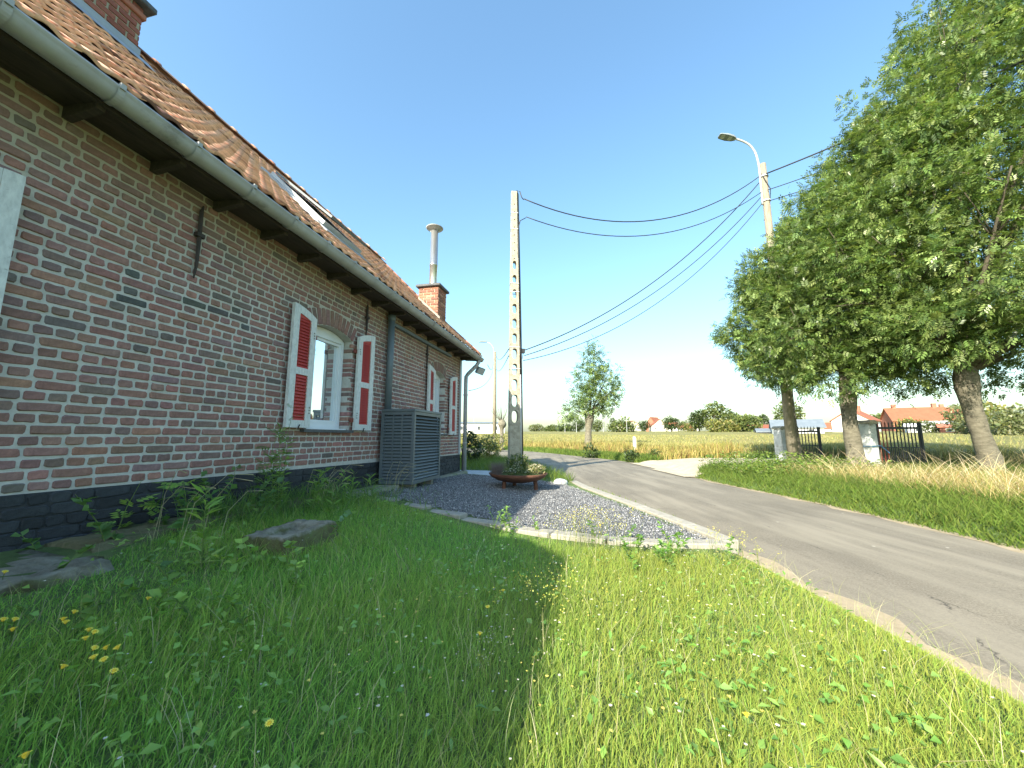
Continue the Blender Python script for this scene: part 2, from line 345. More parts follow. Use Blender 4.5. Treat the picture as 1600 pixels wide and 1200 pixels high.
# edges of the lane: (house side x,y, field side x,y)
ROAD = [(2.6,-8,5.2,-8),(2.2,-3,4.7,-3),(1.98,0.6,4.45,0.6),(1.98,2.0,4.4,2.2),(1.98,3.5,4.55,3.8),(1.9,5.0,4.62,5.3),(1.72,6.5,4.6,6.9),(1.42,8.1,4.5,8.8),
        (1.2,10.0,4.6,11.0),(0.98,12.0,4.82,13.3),(0.45,14.8,4.75,15.6),(-0.75,18.0,4.2,18.2),(-2.6,21.2,3.41,20.8),(-5.2,24.2,2.06,25.1),(-8.5,27.0,-0.49,30.1),(-13,29.6,-6.5,35.0),(-24,34,-18,40)]
def catmull(P, k):
    P = np.array(P, float); out = []
    for i in range(len(P)-1):
        p0, p1, p2, p3 = P[max(i-1,0)], P[i], P[i+1], P[min(i+2,len(P)-1)]
        for t in np.linspace(0, 1, k, endpoint=False):
            out.append(0.5*((2*p1)+(-p0+p2)*t+(2*p0-5*p1+4*p2-p3)*t*t+(-p0+3*p1-3*p2+p3)*t**3))
    out.append(P[-1]); return np.array(out)
RD = catmull(ROAD, 6)
RC = (RD[:, :2]+RD[:, 2:])/2; RW = np.linalg.norm(RD[:, :2]-RD[:, 2:], axis=1)/2
def road_d(x, y):
    """distance outside the lane's edge (negative inside) and side (+1 field side)"""
    x = np.asarray(x, float); y = np.asarray(y, float); best = np.full(x.shape, 1e9); side = np.zeros(x.shape)
    for i in range(len(RC)-1):
        a, b = RC[i], RC[i+1]; v = b-a; L = v@v
        t = np.clip(((x-a[0])*v[0]+(y-a[1])*v[1])/L, 0, 1)
        dx, dy = x-(a[0]+t*v[0]), y-(a[1]+t*v[1]); d_ = np.hypot(dx, dy)-(RW[i]*(1-t)+RW[i+1]*t)
        up = d_ < best; best = np.where(up, d_, best); side = np.where(up, np.sign(v[1]*dx-v[0]*dy), side)
    return best, side
def sstep(a, b, x): t = np.clip((x-a)/(b-a), 0, 1); return t*t*(3-2*t)
RZ = -0.08
def ground_z(x, y):
    x = np.asarray(x, float); y = np.asarray(y, float)
    s, q = x*dX+y*dY, x*nX+y*nY+DW
    wb = np.clip(0.335-0.033*s, 0.03, 0.36)
    near = wb*(1-sstep(0.1, 2.8, q))*(1-sstep(10, 13, s)) + 0.005
    rd, side = road_d(x, y)
    verge = 0.10*sstep(0.3, 2.2, rd)
    base = np.where(side > 0, verge, near)
    z = RZ-0.03 + (base-(RZ-0.03))*sstep(0.02, 0.3, rd)
    r = np.hypot(x, y)
    return z + 0.0175*np.clip(r-30, 0, 280) - 0.05*np.clip(r-900, 0, 1e9)*0
def gz(x, y): return float(ground_z(np.array([x]), np.array([y]))[0])
def axis(lo, hi, f0, f1, step, grow=1.16):
    a = list(np.arange(f0, f1+1e-6, step)); s_ = step
    while a[-1] < hi: s_ *= grow; a.append(a[-1]+s_)
    s_ = step; b = []
    c = f0
    while c > lo: s_ *= grow; c -= s_; b.append(c)
    return np.array(b[::-1]+a)
gx = axis(-1500, 1500, -6, 13, 0.16); gy = axis(-400, 2200, -3, 24, 0.16)
X, Y = np.meshgrid(gx, gy, indexing='ij'); Z = ground_z(X.ravel(), Y.ravel()).reshape(X.shape)
nx_, ny_ = X.shape; I = np.arange(nx_*ny_).reshape(nx_, ny_)
quads = np.stack([I[:-1,:-1].ravel(), I[1:,:-1].ravel(), I[1:,1:].ravel(), I[:-1,1:].ravel()], 1)
prop(link('ground', npmesh('ground', np.stack([X.ravel(), Y.ravel(), Z.ravel()], 1), quads, mat=M['soil'])), kind='structure')
# lane
k = 9; V = []; 
for r_ in RD:
    for j in range(k):
        t = j/(k-1); V.append((r_[0]*(1-t)+r_[2]*t, r_[1]*(1-t)+r_[3]*t, 0))
V = np.array(V); rr = np.hypot(V[:,0], V[:,1]); tt = np.tile(np.linspace(-1, 1, k), len(RD))
V[:,2] = RZ + 0.03*(1-tt**2) - 0.015 + 0.0175*np.clip(rr-30, 0, 280)
qd = [(i*k+j, i*k+j+1, (i+1)*k+j+1, (i+1)*k+j) for i in range(len(RD)-1) for j in range(k-1)]
prop(link('road', npmesh('road', V, qd, mat=M['asphalt'])), kind='structure')
def sheet(name, poly, z, mat):
    m = MB(); m.add([(x, y, z) for x, y in poly], [tuple(range(len(poly)))]); return prop(m.build(name, mat), kind='structure')
# pale sandy shoulder along both edges of the lane
def shoulder(name, side, w0, w1, i0, i1, z):
    V = []; F = []
    for i in range(i0, i1):
        e = RD[i, :2] if side < 0 else RD[i, 2:]; o = RD[i, 2:] if side < 0 else RD[i, :2]
        u = (e-o)/np.linalg.norm(e-o); a = e-u*(w0+0.05*math.sin(i*1.7)+0.03*math.sin(i*4.1)); b = e+u*w1
        V += [(a[0], a[1], z+0.004), (b[0], b[1], z+0.0)]
    n = len(V)//2; F = [(2*i, 2*i+1, 2*i+3, 2*i+2) if side > 0 else (2*i, 2*i+2, 2*i+3, 2*i+1) for i in range(n-1)]
    m = MB(); m.add(V, F); return prop(m.build(name, M['sandy']), kind='structure')
shoulder('road_shoulder', -1, 0.08, 0.22, 6, 27, RZ-0.012)
shoulder('road_shoulder', 1, 0.10, 0.16, 6, 50, RZ-0.012)
APR = [(4.25,9.5),(5.2,10.9),(6.3,11.7),(7.7,12.2),(8.9,12.7),(9.5,13.5),(9.2,14.4),(7.8,14.6),(6.2,14.5),(4.6,14.9),(4.5,12.5)]
def draped(name, P, step, up, mat):
    P_ = np.array(P); ax_ = np.arange(P_[:,0].min(), P_[:,0].max()+step, step); ay_ = np.arange(P_[:,1].min(), P_[:,1].max()+step, step)
    X, Y = np.meshgrid(ax_, ay_, indexing='ij'); ins = inpoly(X, Y, P); I = np.arange(X.size).reshape(X.shape); keep = ins[:-1,:-1] | ins[1:,:-1] | ins[1:,1:] | ins[:-1,1:]
    qd = np.stack([I[:-1,:-1][keep], I[1:,:-1][keep], I[1:,1:][keep], I[:-1,1:][keep]], 1)
    Z = np.maximum(ground_z(X.ravel(), Y.ravel())+up, RZ+0.012)
    return prop(link(name, npmesh(name, np.stack([X.ravel(), Y.ravel(), Z], 1), qd, mat=mat)), kind='structure')
# gravel yard
GRAV = [(-2.25,5.15),(-1.75,4.93),(-1.05,4.5),(0.0,3.93),(0.56,3.66),(1.1,3.46),(1.78,3.46),(1.62,4.3),(1.42,5.4),(1.12,6.85),(0.98,7.5),(0.6,7.9),(-0.3,8.35),(-1.42,9.15)]
def inpoly(x, y, P):
    x = np.asarray(x); y = np.asarray(y); c = np.zeros(x.shape, bool); n = len(P)
    for i in range(n):
        (x1, y1), (x2, y2) = P[i], P[(i+1)%n]
        h = ((y1 > y) != (y2 > y)) & (x < (x2-x1)*(y-y1)/((y2-y1) if y2 != y1 else 1e-9)+x1); c ^= h
    return c
draped('field_entrance', APR, 0.2, 0.025, M['apron'])
GR2 = GRAV + [xy_of(8.7, 0.02), xy_of(4.2, 0.02)]
ux = np.arange(-3.2, 2.0, 0.09); uy = np.arange(3.2, 9.6, 0.09); X, Y = np.meshgrid(ux, uy, indexing='ij')
ins = inpoly(X, Y, GR2)
Zg = ground_z(X.ravel(), Y.ravel()).reshape(X.shape)*0.85 + 0.018
keep = ins[:-1,:-1] & ins[1:,:-1] & ins[1:,1:] & ins[:-1,1:]
I = np.arange(X.size).reshape(X.shape)
qd = np.stack([I[:-1,:-1][keep], I[1:,:-1][keep], I[1:,1:][keep], I[:-1,1:][keep]], 1)
def grav_z(x, y): return ground_z(x, y)*0.85+0.018
# the bed itself must lie above the ground sheet
Zg = np.maximum(Zg, ground_z(X.ravel(), Y.ravel()).reshape(X.shape)+0.012)
prop(link('gravel_bed', npmesh('gravel_bed', np.stack([X.ravel(), Y.ravel(), Zg.ravel()], 1), qd, mat=M['gravelbed'])), kind='structure')
n = 62000
px = RNG.uniform(-3.2, 1.95, n); py = RNG.uniform(3.3, 9.4, n); ok = inpoly(px, py, GR2); px, py = px[ok], py[ok]; n = len(px)
pz = np.maximum(grav_z(px, py), ground_z(px, py)+0.012)+RNG.uniform(-0.002, 0.008, n)
oct_ = np.array([(1,0,0),(-1,0,0),(0,1,0),(0,-1,0),(0,0,1),(0,0,-1)], float)
sz = RNG.uniform(0.0045, 0.0105, n)
ang = RNG.uniform(0, 6.28, (n, 3)); 
V = oct_[None]*(sz[:, None, None]*RNG.uniform(0.55, 1.25, (n, 6, 1)))
ca, sa = np.cos(ang), np.sin(ang)
def rot(V, a, i, j):
    c, s = np.cos(a)[:, None], np.sin(a)[:, None]; A = V[..., i]*c-V[..., j]*s; B = V[..., i]*s+V[..., j]*c; V = V.copy(); V[..., i] = A; V[..., j] = B; return V
V = rot(rot(rot(V, ang[:,0], 0, 1), ang[:,1], 1, 2), ang[:,2], 0, 2)
V += np.stack([px, py, pz], 1)[:, None]
T0 = np.array([(0,2,4),(2,1,4),(1,3,4),(3,0,4),(2,0,5),(1,2,5),(3,1,5),(0,3,5)])
tri = (T0[None]+np.arange(n)[:, None, None]*6).reshape(-1, 3)
g = RNG.uniform(0.06, 0.34, n); cc = np.stack([g*0.98, g, g*1.04], 1)
wh = RNG.random(n) < 0.05; cc[wh] = RNG.uniform(0.4, 0.55, (wh.sum(), 1))
prop(link('gravel_stones', npmesh('gravel_stones', V.reshape(-1, 3), None, tri, np.repeat(cc, 6, 0), M['pebble'], smooth=False)),
     'loose grey crushed stone covering the yard beside the house', 'gravel', kind='stuff')
# concrete edging of the gravel, stone by stone
def edging(name, pts, width, top, bottom, step, parent):
    pts = [Vector((p[0], p[1], 0)) for p in pts]; L = [0]
    for a, b in zip(pts, pts[1:]): L.append(L[-1]+(b-a).length)
    def at(l):
        for i in range(len(pts)-1):
            if l <= L[i+1] or i == len(pts)-2:
                return pts[i].lerp(pts[i+1], (l-L[i])/(L[i+1]-L[i]))
    l = 0
    while l < L[-1]-0.05:
        e = min(l+step, L[-1]); a, b = at(l), at(e); dr = (b-a); ln = dr.length; rz = math.atan2(dr.y, dr.x)
        m = MB(); m.cbox(0.003, ln-0.004, -width/2, width/2, bottom, top+random.uniform(-0.004, 0.004), 0.008)
        m.build('kerb_stone', M['kerb'], parent, loc=(a.x, a.y, max(0.0, gz((a.x+b.x)/2, (a.y+b.y)/2)*0.85-0.012)), rot=(0, 0, rz+random.uniform(-0.004, 0.004))); l = e
kerb = empty('kerb'); prop(kerb, kind='structure')
edging('kerb', [(1.24,8.0),(1.28,7.2),(1.5,5.9),(1.68,4.9),(1.83,3.9),(1.88,3.44)], 0.15, 0.028, -0.1, 1.0, kerb)
edge = empty('gravel_edging'); prop(edge, kind='structure')
edging('gravel_edging', [(-2.2,5.07),(-1.75,4.86),(-1.05,4.42),(0.0,3.83),(0.56,3.55),(1.1,3.34),(1.80,3.33)], 0.15, 0.045, -0.09, 0.49, edge)
sheet('garden_path', [(-1.36,8.95),(-0.55,8.5),(-0.3,8.9),(-0.4,10.0),(-1.55,10.3)], 0.052, M['path'])

# ------------------------------------------------------------------ the brick farmhouse
# local frame: x along the wall (s), y into the house, z up
HX, HY = -DW*nX, -DW*nY
house = empty('brick_farmhouse', (HX, HY, 0), R(90)-AW, 'old red brick farmhouse with orange pantile roof and red and white shutters', 'house')
S0, S1 = -8.2, 8.75           # ends of the wall
ZTOP = 3.06
PL = lambda s: 0.585-0.0125*max(s-1.5, -3)          # top of the black plinth
OPEN = [(0.29, 1.05), (3.69, 4.45), (7.06, 7.72)]   # window openings
ZS = [1.0, 1.0, 0.98]; RISE = 0.085; ZSPR = 2.16
def arc(o, off=0.0, n=14):
    """points of the segmental arch over opening o, left to right, raised by off"""
    a, b = o; w = (b-a)/2; Rr = (w*w+RISE*RISE)/(2*RISE); cz = ZSPR+RISE-Rr; c = (a+b)/2; th = math.asin(w/Rr)
    return [(c+(Rr+off)*math.sin(-th+2*th*i/n), cz+(Rr+off)*math.cos(-th+2*th*i/n)) for i in range(n+1)], c, cz, Rr, th
wall = MB()
xs = S0
for o, zs in zip(OPEN, ZS):
    wall.prism([(xs, -0.2), (o[0]-0.008, -0.2), (o[0]-0.008, ZTOP), (xs, ZTOP)], 0.0035, 0.28)
    wall.prism([(o[0]-0.008, -0.2), (o[1]+0.008, -0.2), (o[1]+0.008, zs-0.03), (o[0]-0.008, zs-0.03)], 0.0035, 0.28)
    ar = arc(o, 0.006)[0]
    wall.prism([(o[0]-0.008, ar[0][1])]+ar[1:-1]+[(o[1]+0.008, ar[-1][1]), (o[1]+0.008, ZTOP), (o[0]-0.008, ZTOP)], 0.0035, 0.28)
    xs = o[1]+0.008
wall.prism([(xs, -0.2), (S1-0.01, -0.2), (S1-0.01, ZTOP), (xs, ZTOP)], 0.0035, 0.28)
wall_o = wall.build('wall', M['mortar'], house)
# gable, back and end walls behind the front
DEPTH = 6.4
gw = MB(); 
for s_ in (S1-0.012, S0+0.25):
    gw.prism([(0.285, -0.2), (DEPTH, -0.2), (DEPTH, 2.7), (DEPTH/2+0.1, 5.55), (0.285, 2.85)], s_-0.25, s_, axis='x')
gw.box(S0, S1-0.27, DEPTH-0.2, DEPTH, -0.2, 2.7)
gw.build('gable_wall', M['wallpaint'], house)

def brick_mb(w, h, proud, depth=0.03, c=0.007, jit=0.003):
    def j(): return random.uniform(-jit, jit)
    c1 = lambda: c*random.uniform(0.6, 1.7)
    x, z = w/2, h/2
    o = [(-x+j(), -z+c1()), (-x+c1(), -z+j()), (j()*3, -z+j()), (x-c1(), -z+j()), (x+j(), -z+c1()), (x+j(), z-c1()), (x-c1(), z+j()), (j()*3, z+j()), (-x+c1(), z+j()), (-x+j(), z-c1())]
    m = MB(); n = len(o); e = 0.005
    ins = [(p[0]*(1-e/x), p[1]*(1-e/z)) for p in o]
    t1, t2 = random.uniform(-0.003, 0.003), random.uniform(-0.003, 0.003)
    vs = [(p[0], depth, p[1]) for p in o]+[(p[0], -proud+0.005, p[1]) for p in o]+[(p[0], -proud+t1*p[0]/x+t2*p[1]/z, p[1]) for p in ins]
    fs = [tuple(range(2*n, 3*n))]
    for k in (0, 1):
        for i in range(n): fs.append((k*n+i, k*n+(i+1)%n, (k+1)*n+(i+1)%n, (k+1)*n+i))
    return m.add(vs, fs)
def brick_tint(s, z):
    r = random.random()
    if r < 0.56: c = (0.215, 0.118, 0.100)
    elif r < 0.78: c = (0.175, 0.112, 0.102)
    elif r < 0.94: c = (0.25, 0.128, 0.102)
    elif r < 0.96: c = (0.235, 0.145, 0.110)
    else: c = (0.125, 0.10, 0.09)
    if abs(z-1.95-0.12*(s-2.2)) < 0.12 and 1.9 < s < 2.9 and random.random() < 0.3: c = (0.08, 0.078, 0.077)
    f = random.uniform(0.85, 1.15)*1.3; return tuple(min(1, k*f*random.uniform(0.93, 1.07)) for k in c)
CP, JT = 0.0645, 0.0155
bricks = []     # (s, z, w, h, depth, rot, tint)
row = -3
while True:
    z0 = 0.588+row*CP; zc = z0+CP/2
    if z0+CP > 3.03: break
    head = row % 2 == 0
    pitch = 0.1 if head else 0.2
    s = S0+random.uniform(0, 0.03)+(0.0 if head else 0.05)
    while s < S1-0.03:
        p_ = pitch
        rr_ = random.random()
        if head and rr_ < 0.04: p_ = 0.2
        elif not head and rr_ < 0.07: p_ = 0.1
        a, b = s, min(s+p_*random.uniform(0.96, 1.04), S1); s = b
        a += JT/2; b -= JT/2
        if s < -0.9: continue
        cuts = [(a, b)]; edge_l = edge_r = False
        for o, zs in zip(OPEN, ZS):
            lo, hi = o
            if zc < zs-0.045: continue
            _, c0, cz, Rr, th = arc(o)
            if zc > ZSPR-0.06:
                Ro = Rr+0.215; dz = zc-cz
                if dz >= Ro-0.02: continue
                hw = min(math.sqrt(max(Ro*Ro-dz*dz, 0)), dz*math.tan(th)+0.012); lo, hi = c0-hw, c0+hw
            new = []
            for (u, v) in cuts:
                if v <= lo or u >= hi: new.append((u, v)); continue
                if u < lo-0.035: new.append((u, lo-(0 if zc < ZSPR else JT/2))); edge_l = zc < ZSPR
                if v > hi+0.035: new.append((hi+(0 if zc < ZSPR else JT/2), v)); edge_r = zc < ZSPR
            cuts = new
        for (u, v) in cuts:
            if zc-CP/2 < PL((u+v)/2)-0.012: continue
            if v-u < 0.03: continue
            ed = any(abs(v-o[0]) < 0.004 or abs(u-o[1]) < 0.004 for o in OPEN)
            bricks.append(((u+v)/2, zc, v-u, CP-JT, 0.14 if ed else 0.03, 0, brick_tint((u+v)/2, zc)))
    row += 1
for o in OPEN:      # segmental arches of bricks on edge
    _, c0, cz, Rr, th = arc(o); n_ = 12
    for i in range(n_):
        a_ = -th-0.012+(2*th+0.024)*(i+0.5)/n_; rm = Rr+0.108
        t_ = brick_tint(0, 0); t_ = tuple(k*0.9 for k in t_)
        bricks.append((c0+rm*math.sin(a_), cz+rm*math.cos(a_), (2*th+0.02)*rm/n_-0.011, 0.198, 0.13, a_, t_))
def showing(b):     # angular size from the camera
    x, y = xy_of(b[0], 0); return b[2]*b[3]*abs(DW)/((x*x+y*y+(b[1]-EYE)**2)**1.5)
vis = sorted([b for b in bricks if 1.15+0.33*(b[1]-0.9)*0 < b[0]], key=showing, reverse=True)
# only those inside the picture's left border count as largest
def inframe(b):
    x, y = xy_of(b[0], 0); dz = b[1]-EYE; dep = y*0.9906+dz*0.137; return abs(x/dep) < 1.36 and (dz*0.9906-y*0.137)/dep < 1.02
big = set(id(b) for b in [b for b in vis if inframe(b)][:300]); rest = []
for b in bricks:
    m = brick_mb(b[2], b[3], random.uniform(0.0005, 0.006), b[4])
    if id(b) in big:
        m.build('brick', M['brick'], wall_o, tint=b[6], loc=(b[0], 0, b[1]), rot=(0, b[5], 0))
    else:
        ca_, sa_ = math.cos(b[5]), math.sin(b[5])
        m.v = [(b[0]+x*ca_+z*sa_, y, b[1]-x*sa_+z*ca_) for x, y, z in m.v]; rest.append((m, b[6]))
prop(joined(rest, 'small_bricks', M['brick'], wall_o), kind='stuff')
# tarred plinth
pl = MB(); pl.prism([(S0, -0.3), (S1, -0.3), (S1, PL(S1)), (1.5, PL(1.5)), (S0, PL(1.5))], -0.004, 0.011)
pl_o = pl.build('plinth', M['tarback'], house)
n_pl = 0
for row in range(6):
    s = 0.2+(row % 2)*0.09
    while s < S1-0.05:
        w = (0.2 if row % 2 else 0.1)*random.uniform(0.94, 1.06)
        if row % 2 == 0 and random.random() < 0.4: w = 0.2
        zt = PL(s+w/2)-0.002-row*0.068; base = 0.3-0.033*s
        if zt > base-0.02 and s+w < S1:
            m = brick_mb(w-0.008, 0.062, random.uniform(0.006, 0.015), 0.0, 0.012, 0.005)
            f = random.uniform(0.7, 1.5); 
            m.build('brick', M['tar'], pl_o, tint=(0.030*f, 0.033*f, 0.038*f), loc=(s+w/2, -0.002, zt-0.033), rot=(0, random.uniform(-0.012, 0.012), 0)); n_pl += 1
        s += w

# ---- roof
TP = 0.97; ZE = 3.057; QE = 0.36; QR = -2.63; TILT = 0.015; SE0, SE1 = -8.5, 9.12
SL = math.hypot(1, TP)
def roof_p(s, q, up=0.0):
    """point on the front roof slope, raised along the slope normal"""
    z = ZE-TILT*s+(QE-q)*TP - 0.05*math.sin(math.pi*np.clip((QE-q)/(QE-QR), 0, 1))
    return (s, -(q+up*TP/SL), z+up/SL)
def rslab(q0, q1, u0, u1, s0, s1, nq=6):
    m = MB(); 
    pr = [roof_p(0, q0+(q1-q0)*i/nq, u1) for i in range(nq+1)]+[roof_p(0, q1+(q0-q1)*i/nq, u0) for i in range(nq+1)]
    vs = []
    for s in (s0, s1): vs += [(s, p[1], p[2]-TILT*s) for p in pr]
    n = len(pr); fs = [tuple(range(n)), tuple(range(2*n-1, n-1, -1))]
    for i in range(n): fs.append((i, n+i, n+(i+1)%n, (i+1)%n))
    return m.add(vs, fs)
roof = rslab(QE, QR, -0.10, -0.03, SE0, SE1)
# the far slope, plain
yr = -QR
roof.add([(SE0, yr, ZE-TILT*SE0+(QE-QR)*TP), (SE1, yr, ZE-TILT*SE1+(QE-QR)*TP), (SE1, yr+3.9, 2.4), (SE0, yr+3.9, 2.4)], [(0,1,2,3)])
roof_o = roof.build('roof', M['wood_dark'], house)
TW, TL = 0.158, 0.25
def tile_mb():
    """S-shaped pantile; x across, y up-slope, z out of the slope"""
    m = MB(); n = 9; vs = []
    prof = []
    for i in range(n):
        t = i/(n-1); x = (t-0.5)*(TW+0.03)
        z = 0.0115*math.cos(2*math.pi*(t*1.06-0.22))+0.008
        prof.append((x, z))
    for (y, lift) in ((-0.02, 0.036), (TL*0.5, 0.018), (TL+0.02, 0.0)):
        vs += [(x, y, z+lift) for x, z in prof]
    vs += [(x, -0.018, z+0.016) for x, z in prof]
    fs = []
    for r_ in range(2):
        for i in range(n-1): fs.append((r_*n+i, r_*n+i+1, (r_+1)*n+i+1, (r_+1)*n+i))
    for i in range(n-1): fs.append((3*n+i, 3*n+i+1, i+1, i))
    return m.add(vs, fs)
slope_len = (QE-QR)*SL; nrow = int(slope_len/TL)+1; ncol = int((SE1-SE0)/TW)
SKY = (4.2, 5.05, -0.42, -1.35)     # skylight s0,s1,q0,q1
BIGCH = (1.2, 2.98, -2.1, -3.3)    # big chimney
CH2 = (8.15, 8.65, -0.40, -0.90)    # chimney with the flue
tiles = []
for c in range(ncol):
    for r_ in range(nrow):
        s = SE0+(c+0.5)*TW; l = -0.05+r_*TL; q = QE-l/SL
        if q < QR+0.05 or s < -2.6: continue
        qm = q-TL*0.5/SL
        if SKY[0]-0.05 < s < SKY[1]+0.05 and SKY[3]-0.1 < qm < SKY[2]+0.06: continue
        if BIGCH[0] < s < BIGCH[1] and qm < BIGCH[2]-0.15: continue
        if CH2[0]+0.06 < s < CH2[1]-0.06 and CH2[3]+0.1 < qm < CH2[2]-0.1: continue
        if s < 0.2: dist = 99
        P = roof_p(s, q); wx, wy = xy_of(P[0], -P[1]); dist = math.sqrt(wx*wx+wy*wy+(P[2]-EYE)**2)
        dep = wy*0.9906+(P[2]-EYE)*0.137; ok_ = dep > 0.3 and abs(wx/dep) < 1.37
        tiles.append((dist if ok_ else 99, s, q, P))
tiles.sort(key=lambda t: t[0])
def tile_tint():
    r = random.random(); c = (0.86, 0.49, 0.31) if r < 0.65 else ((0.76, 0.40, 0.245) if r < 0.88 else ((0.5, 0.23, 0.135) if r < 0.97 else (0.2, 0.1, 0.075)))
    f = random.uniform(0.85, 1.12); return tuple(k*f for k in c)
rest = []; base_t = tile_mb()
for k_, (dist, s, q, P) in enumerate(tiles):
    h_ = 0.002
    d_ = np.array(roof_p(s, q-h_))-np.array(roof_p(s, q+h_)); pit = math.atan2(d_[2], d_[1])
    rx = pit+random.uniform(-0.012, 0.012); rz_ = random.uniform(-0.012, 0.012)
    Q = roof_p(s, q, random.uniform(-0.003, 0.004))
    Mx = Matrix.Translation(Q) @ Matrix.Rotation(rx, 4, 'X') @ Matrix.Rotation(rz_, 4, 'Z')
    m = MB(); m.f = base_t.f
    if k_ < 300:
        m.v = base_t.v; o = link('roof_tile', m.mesh('roof_tile', M['tile'], True, tile_tint()), roof_o); o.matrix_local = Mx
    else:
        m.v = [tuple(Mx @ Vector(v)) for v in base_t.v]; rest.append((m, tile_tint()))
prop(joined(rest, 'small_roof_tiles', M['tile'], roof_o, True), kind='stuff')
# ridge tiles
s = SE0
while s < SE1-0.1:
    if not (BIGCH[0]-0.3 < s < BIGCH[1]-0.1):
        m = MB(); n = 9; vs = []
        for (x, g_) in ((0, 0.0), (0.36, 0.0), (0.36, 0.018), (0.43, 0.018)):
            for i in range(n):
                a_ = math.pi*(0.02+0.96*i/(n-1)); vs.append((x, math.cos(a_)*(0.135+g_), math.sin(a_)*(0.095+g_)))
        fs = [(r_*n+i, r_*n+i+1, (r_+1)*n+i+1, (r_+1)*n+i) for r_ in range(3) for i in range(n-1)]
        m.add(vs, fs)
        m.build('ridge_tile', M['tile'], roof_o, True, tint=tuple(k*0.6 for k in tile_tint()), loc=(s, -QR, ZE-TILT*s+(QE-QR)*TP-0.02), rot=(0, 0.02+random.uniform(-0.01, 0.012), random.uniform(-0.01, 0.01)))
    s += 0.385
# mortared verge at the far gable
vg = MB()
for i in range(13):
    q = QE-(QE-QR)*i/13; q2 = QE-(QE-QR)*(i+0.96)/13
    a_, b_ = roof_p(SE1, q, 0.0), roof_p(SE1, q2, 0.0)
    vg.tube([(SE1-0.01, a_[1], a_[2]+0.035), (SE1-0.01, b_[1], b_[2]+0.03)], 0.045, 8)
vg.build('verge', M['tile'], roof_o, True, tint=(0.36, 0.15, 0.09))
# skylight
sk = empty('skylight'); sk.parent = house
def rbox(m, s0, s1, q0, q1, u0, u1):
    P = [roof_p(s, q, u) for u in (u0, u1) for s, q in ((s0,q0),(s1,q0),(s1,q1),(s0,q1))]
    return m.add(P, [(3,2,1,0),(4,5,6,7),(0,1,5,4),(1,2,6,5),(2,3,7,6),(3,0,4,7)])
f_ = 0.07
m = MB(); rbox(m, SKY[0]-0.09, SKY[1]+0.09, SKY[2]+0.16, SKY[2]+0.0, 0.0, 0.05); rbox(m, SKY[0]-0.09, SKY[0], SKY[2], SKY[3]-0.06, 0.0, 0.06); rbox(m, SKY[1], SKY[1]+0.09, SKY[2], SKY[3]-0.06, 0.0, 0.06)
m.build('flashing', M['lead'], sk)
m = MB(); rbox(m, SKY[0]+0.002, SKY[1]-0.002, SKY[2]-0.002, SKY[2]-f_, -0.02, 0.11); rbox(m, SKY[0]+0.002, SKY[1]-0.002, SKY[3]+f_, SKY[3], -0.02, 0.11)
rbox(m, SKY[0]+0.002, SKY[0]+f_, SKY[2]-f_-0.002, SKY[3]+f_+0.002, -0.02, 0.108); rbox(m, SKY[1]-f_, SKY[1]-0.002, SKY[2]-f_-0.002, SKY[3]+f_+0.002, -0.02, 0.108)
m.build('frame', M['zinc_light'], sk)
m = MB(); rbox(m, SKY[0]+f_, SKY[1]-f_, SKY[2]-f_, SKY[3]+f_, 0.05, 0.08); m.build('pane', M['roofglass'], sk)
m = MB()                # the sash tilted open at its lower edge
P0 = [roof_p(s, q, u) for s, q, u in ((SKY[0]+0.02, SKY[2]+0.01, 0.20), (SKY[1]-0.02, SKY[2]+0.01, 0.20), (SKY[1]-0.02, SKY[3]+0.02, 0.12), (SKY[0]+0.02, SKY[3]+0.02, 0.12))]
P1 = [(p[0], p[1]-0.02, p[2]+0.022) for p in P0]
m.add(P0+P1, [(3,2,1,0),(4,5,6,7),(0,1,5,4),(1,2,6,5),(2,3,7,6),(3,0,4,7)]); m.build('sash', M['pvc'], sk)

# ---- eaves: rafter tails, soffit board, gutter
for i, s in enumerate([-0.9+0.48*k for k in range(20)]+[8.66]):
    if s > 8.7: continue
    z1 = ZE-TILT*s-0.12; m = MB()
    m.prism([(0.0, z1+0.03), (-0.28, z1+0.0), (-0.28, z1-0.055), (-0.02, z1-0.075), (0.0, z1-0.07)], s-0.022, s+0.022, axis='x')
    m.build('rafter_tail', M['wood_dark'], house)
m = MB(); z_ = lambda s: ZE-TILT*s-0.15
m.add([(SE0, -0.305, z_(SE0)), (SE1-0.03, -0.305, z_(SE1)), (SE1-0.03, -0.305, z_(SE1)+0.12), (SE0, -0.305, z_(SE0)+0.12),
       (SE0, -0.283, z_(SE0)), (SE1-0.03, -0.283, z_(SE1)), (SE1-0.03, -0.283, z_(SE1)+0.12), (SE0, -0.283, z_(SE0)+0.12)],
      [(0,1,2,3),(7,6,5,4),(0,4,5,1),(1,5,6,2),(2,6,7,3),(3,7,4,0)]).build('fascia_board', M['wood_dark'], house)
m = MB()
for k_, (yy, dz) in enumerate(((0.0, -0.115), (-0.28, -0.135), (-0.28, -0.10), (0.0, -0.08))): m.v += [(SE0, yy, ZE-TILT*SE0+dz), (SE1-0.05, yy, ZE-TILT*SE1+dz)]
m.f += [(0,2,3,1), (2,4,5,3), (4,6,7,5), (6,0,1,7), (0,6,4,2), (1,3,5,7)]
m.build('soffit_boards', M['wood_dark'], house)
gut = empty('gutter'); gut.parent = house
GQ, GR_ = 0.375, 0.070
def gprof(out=0.0):
    pr = []
    for i in range(13):
        a_ = math.pi*(1+i/12); pr.append((-(GQ+(GR_+out)*-math.cos(a_)*-1), (GR_+out)*math.sin(a_)))
    return pr
m = MB(); n = 13; ss = np.linspace(SE0, SE1+0.02, 40)
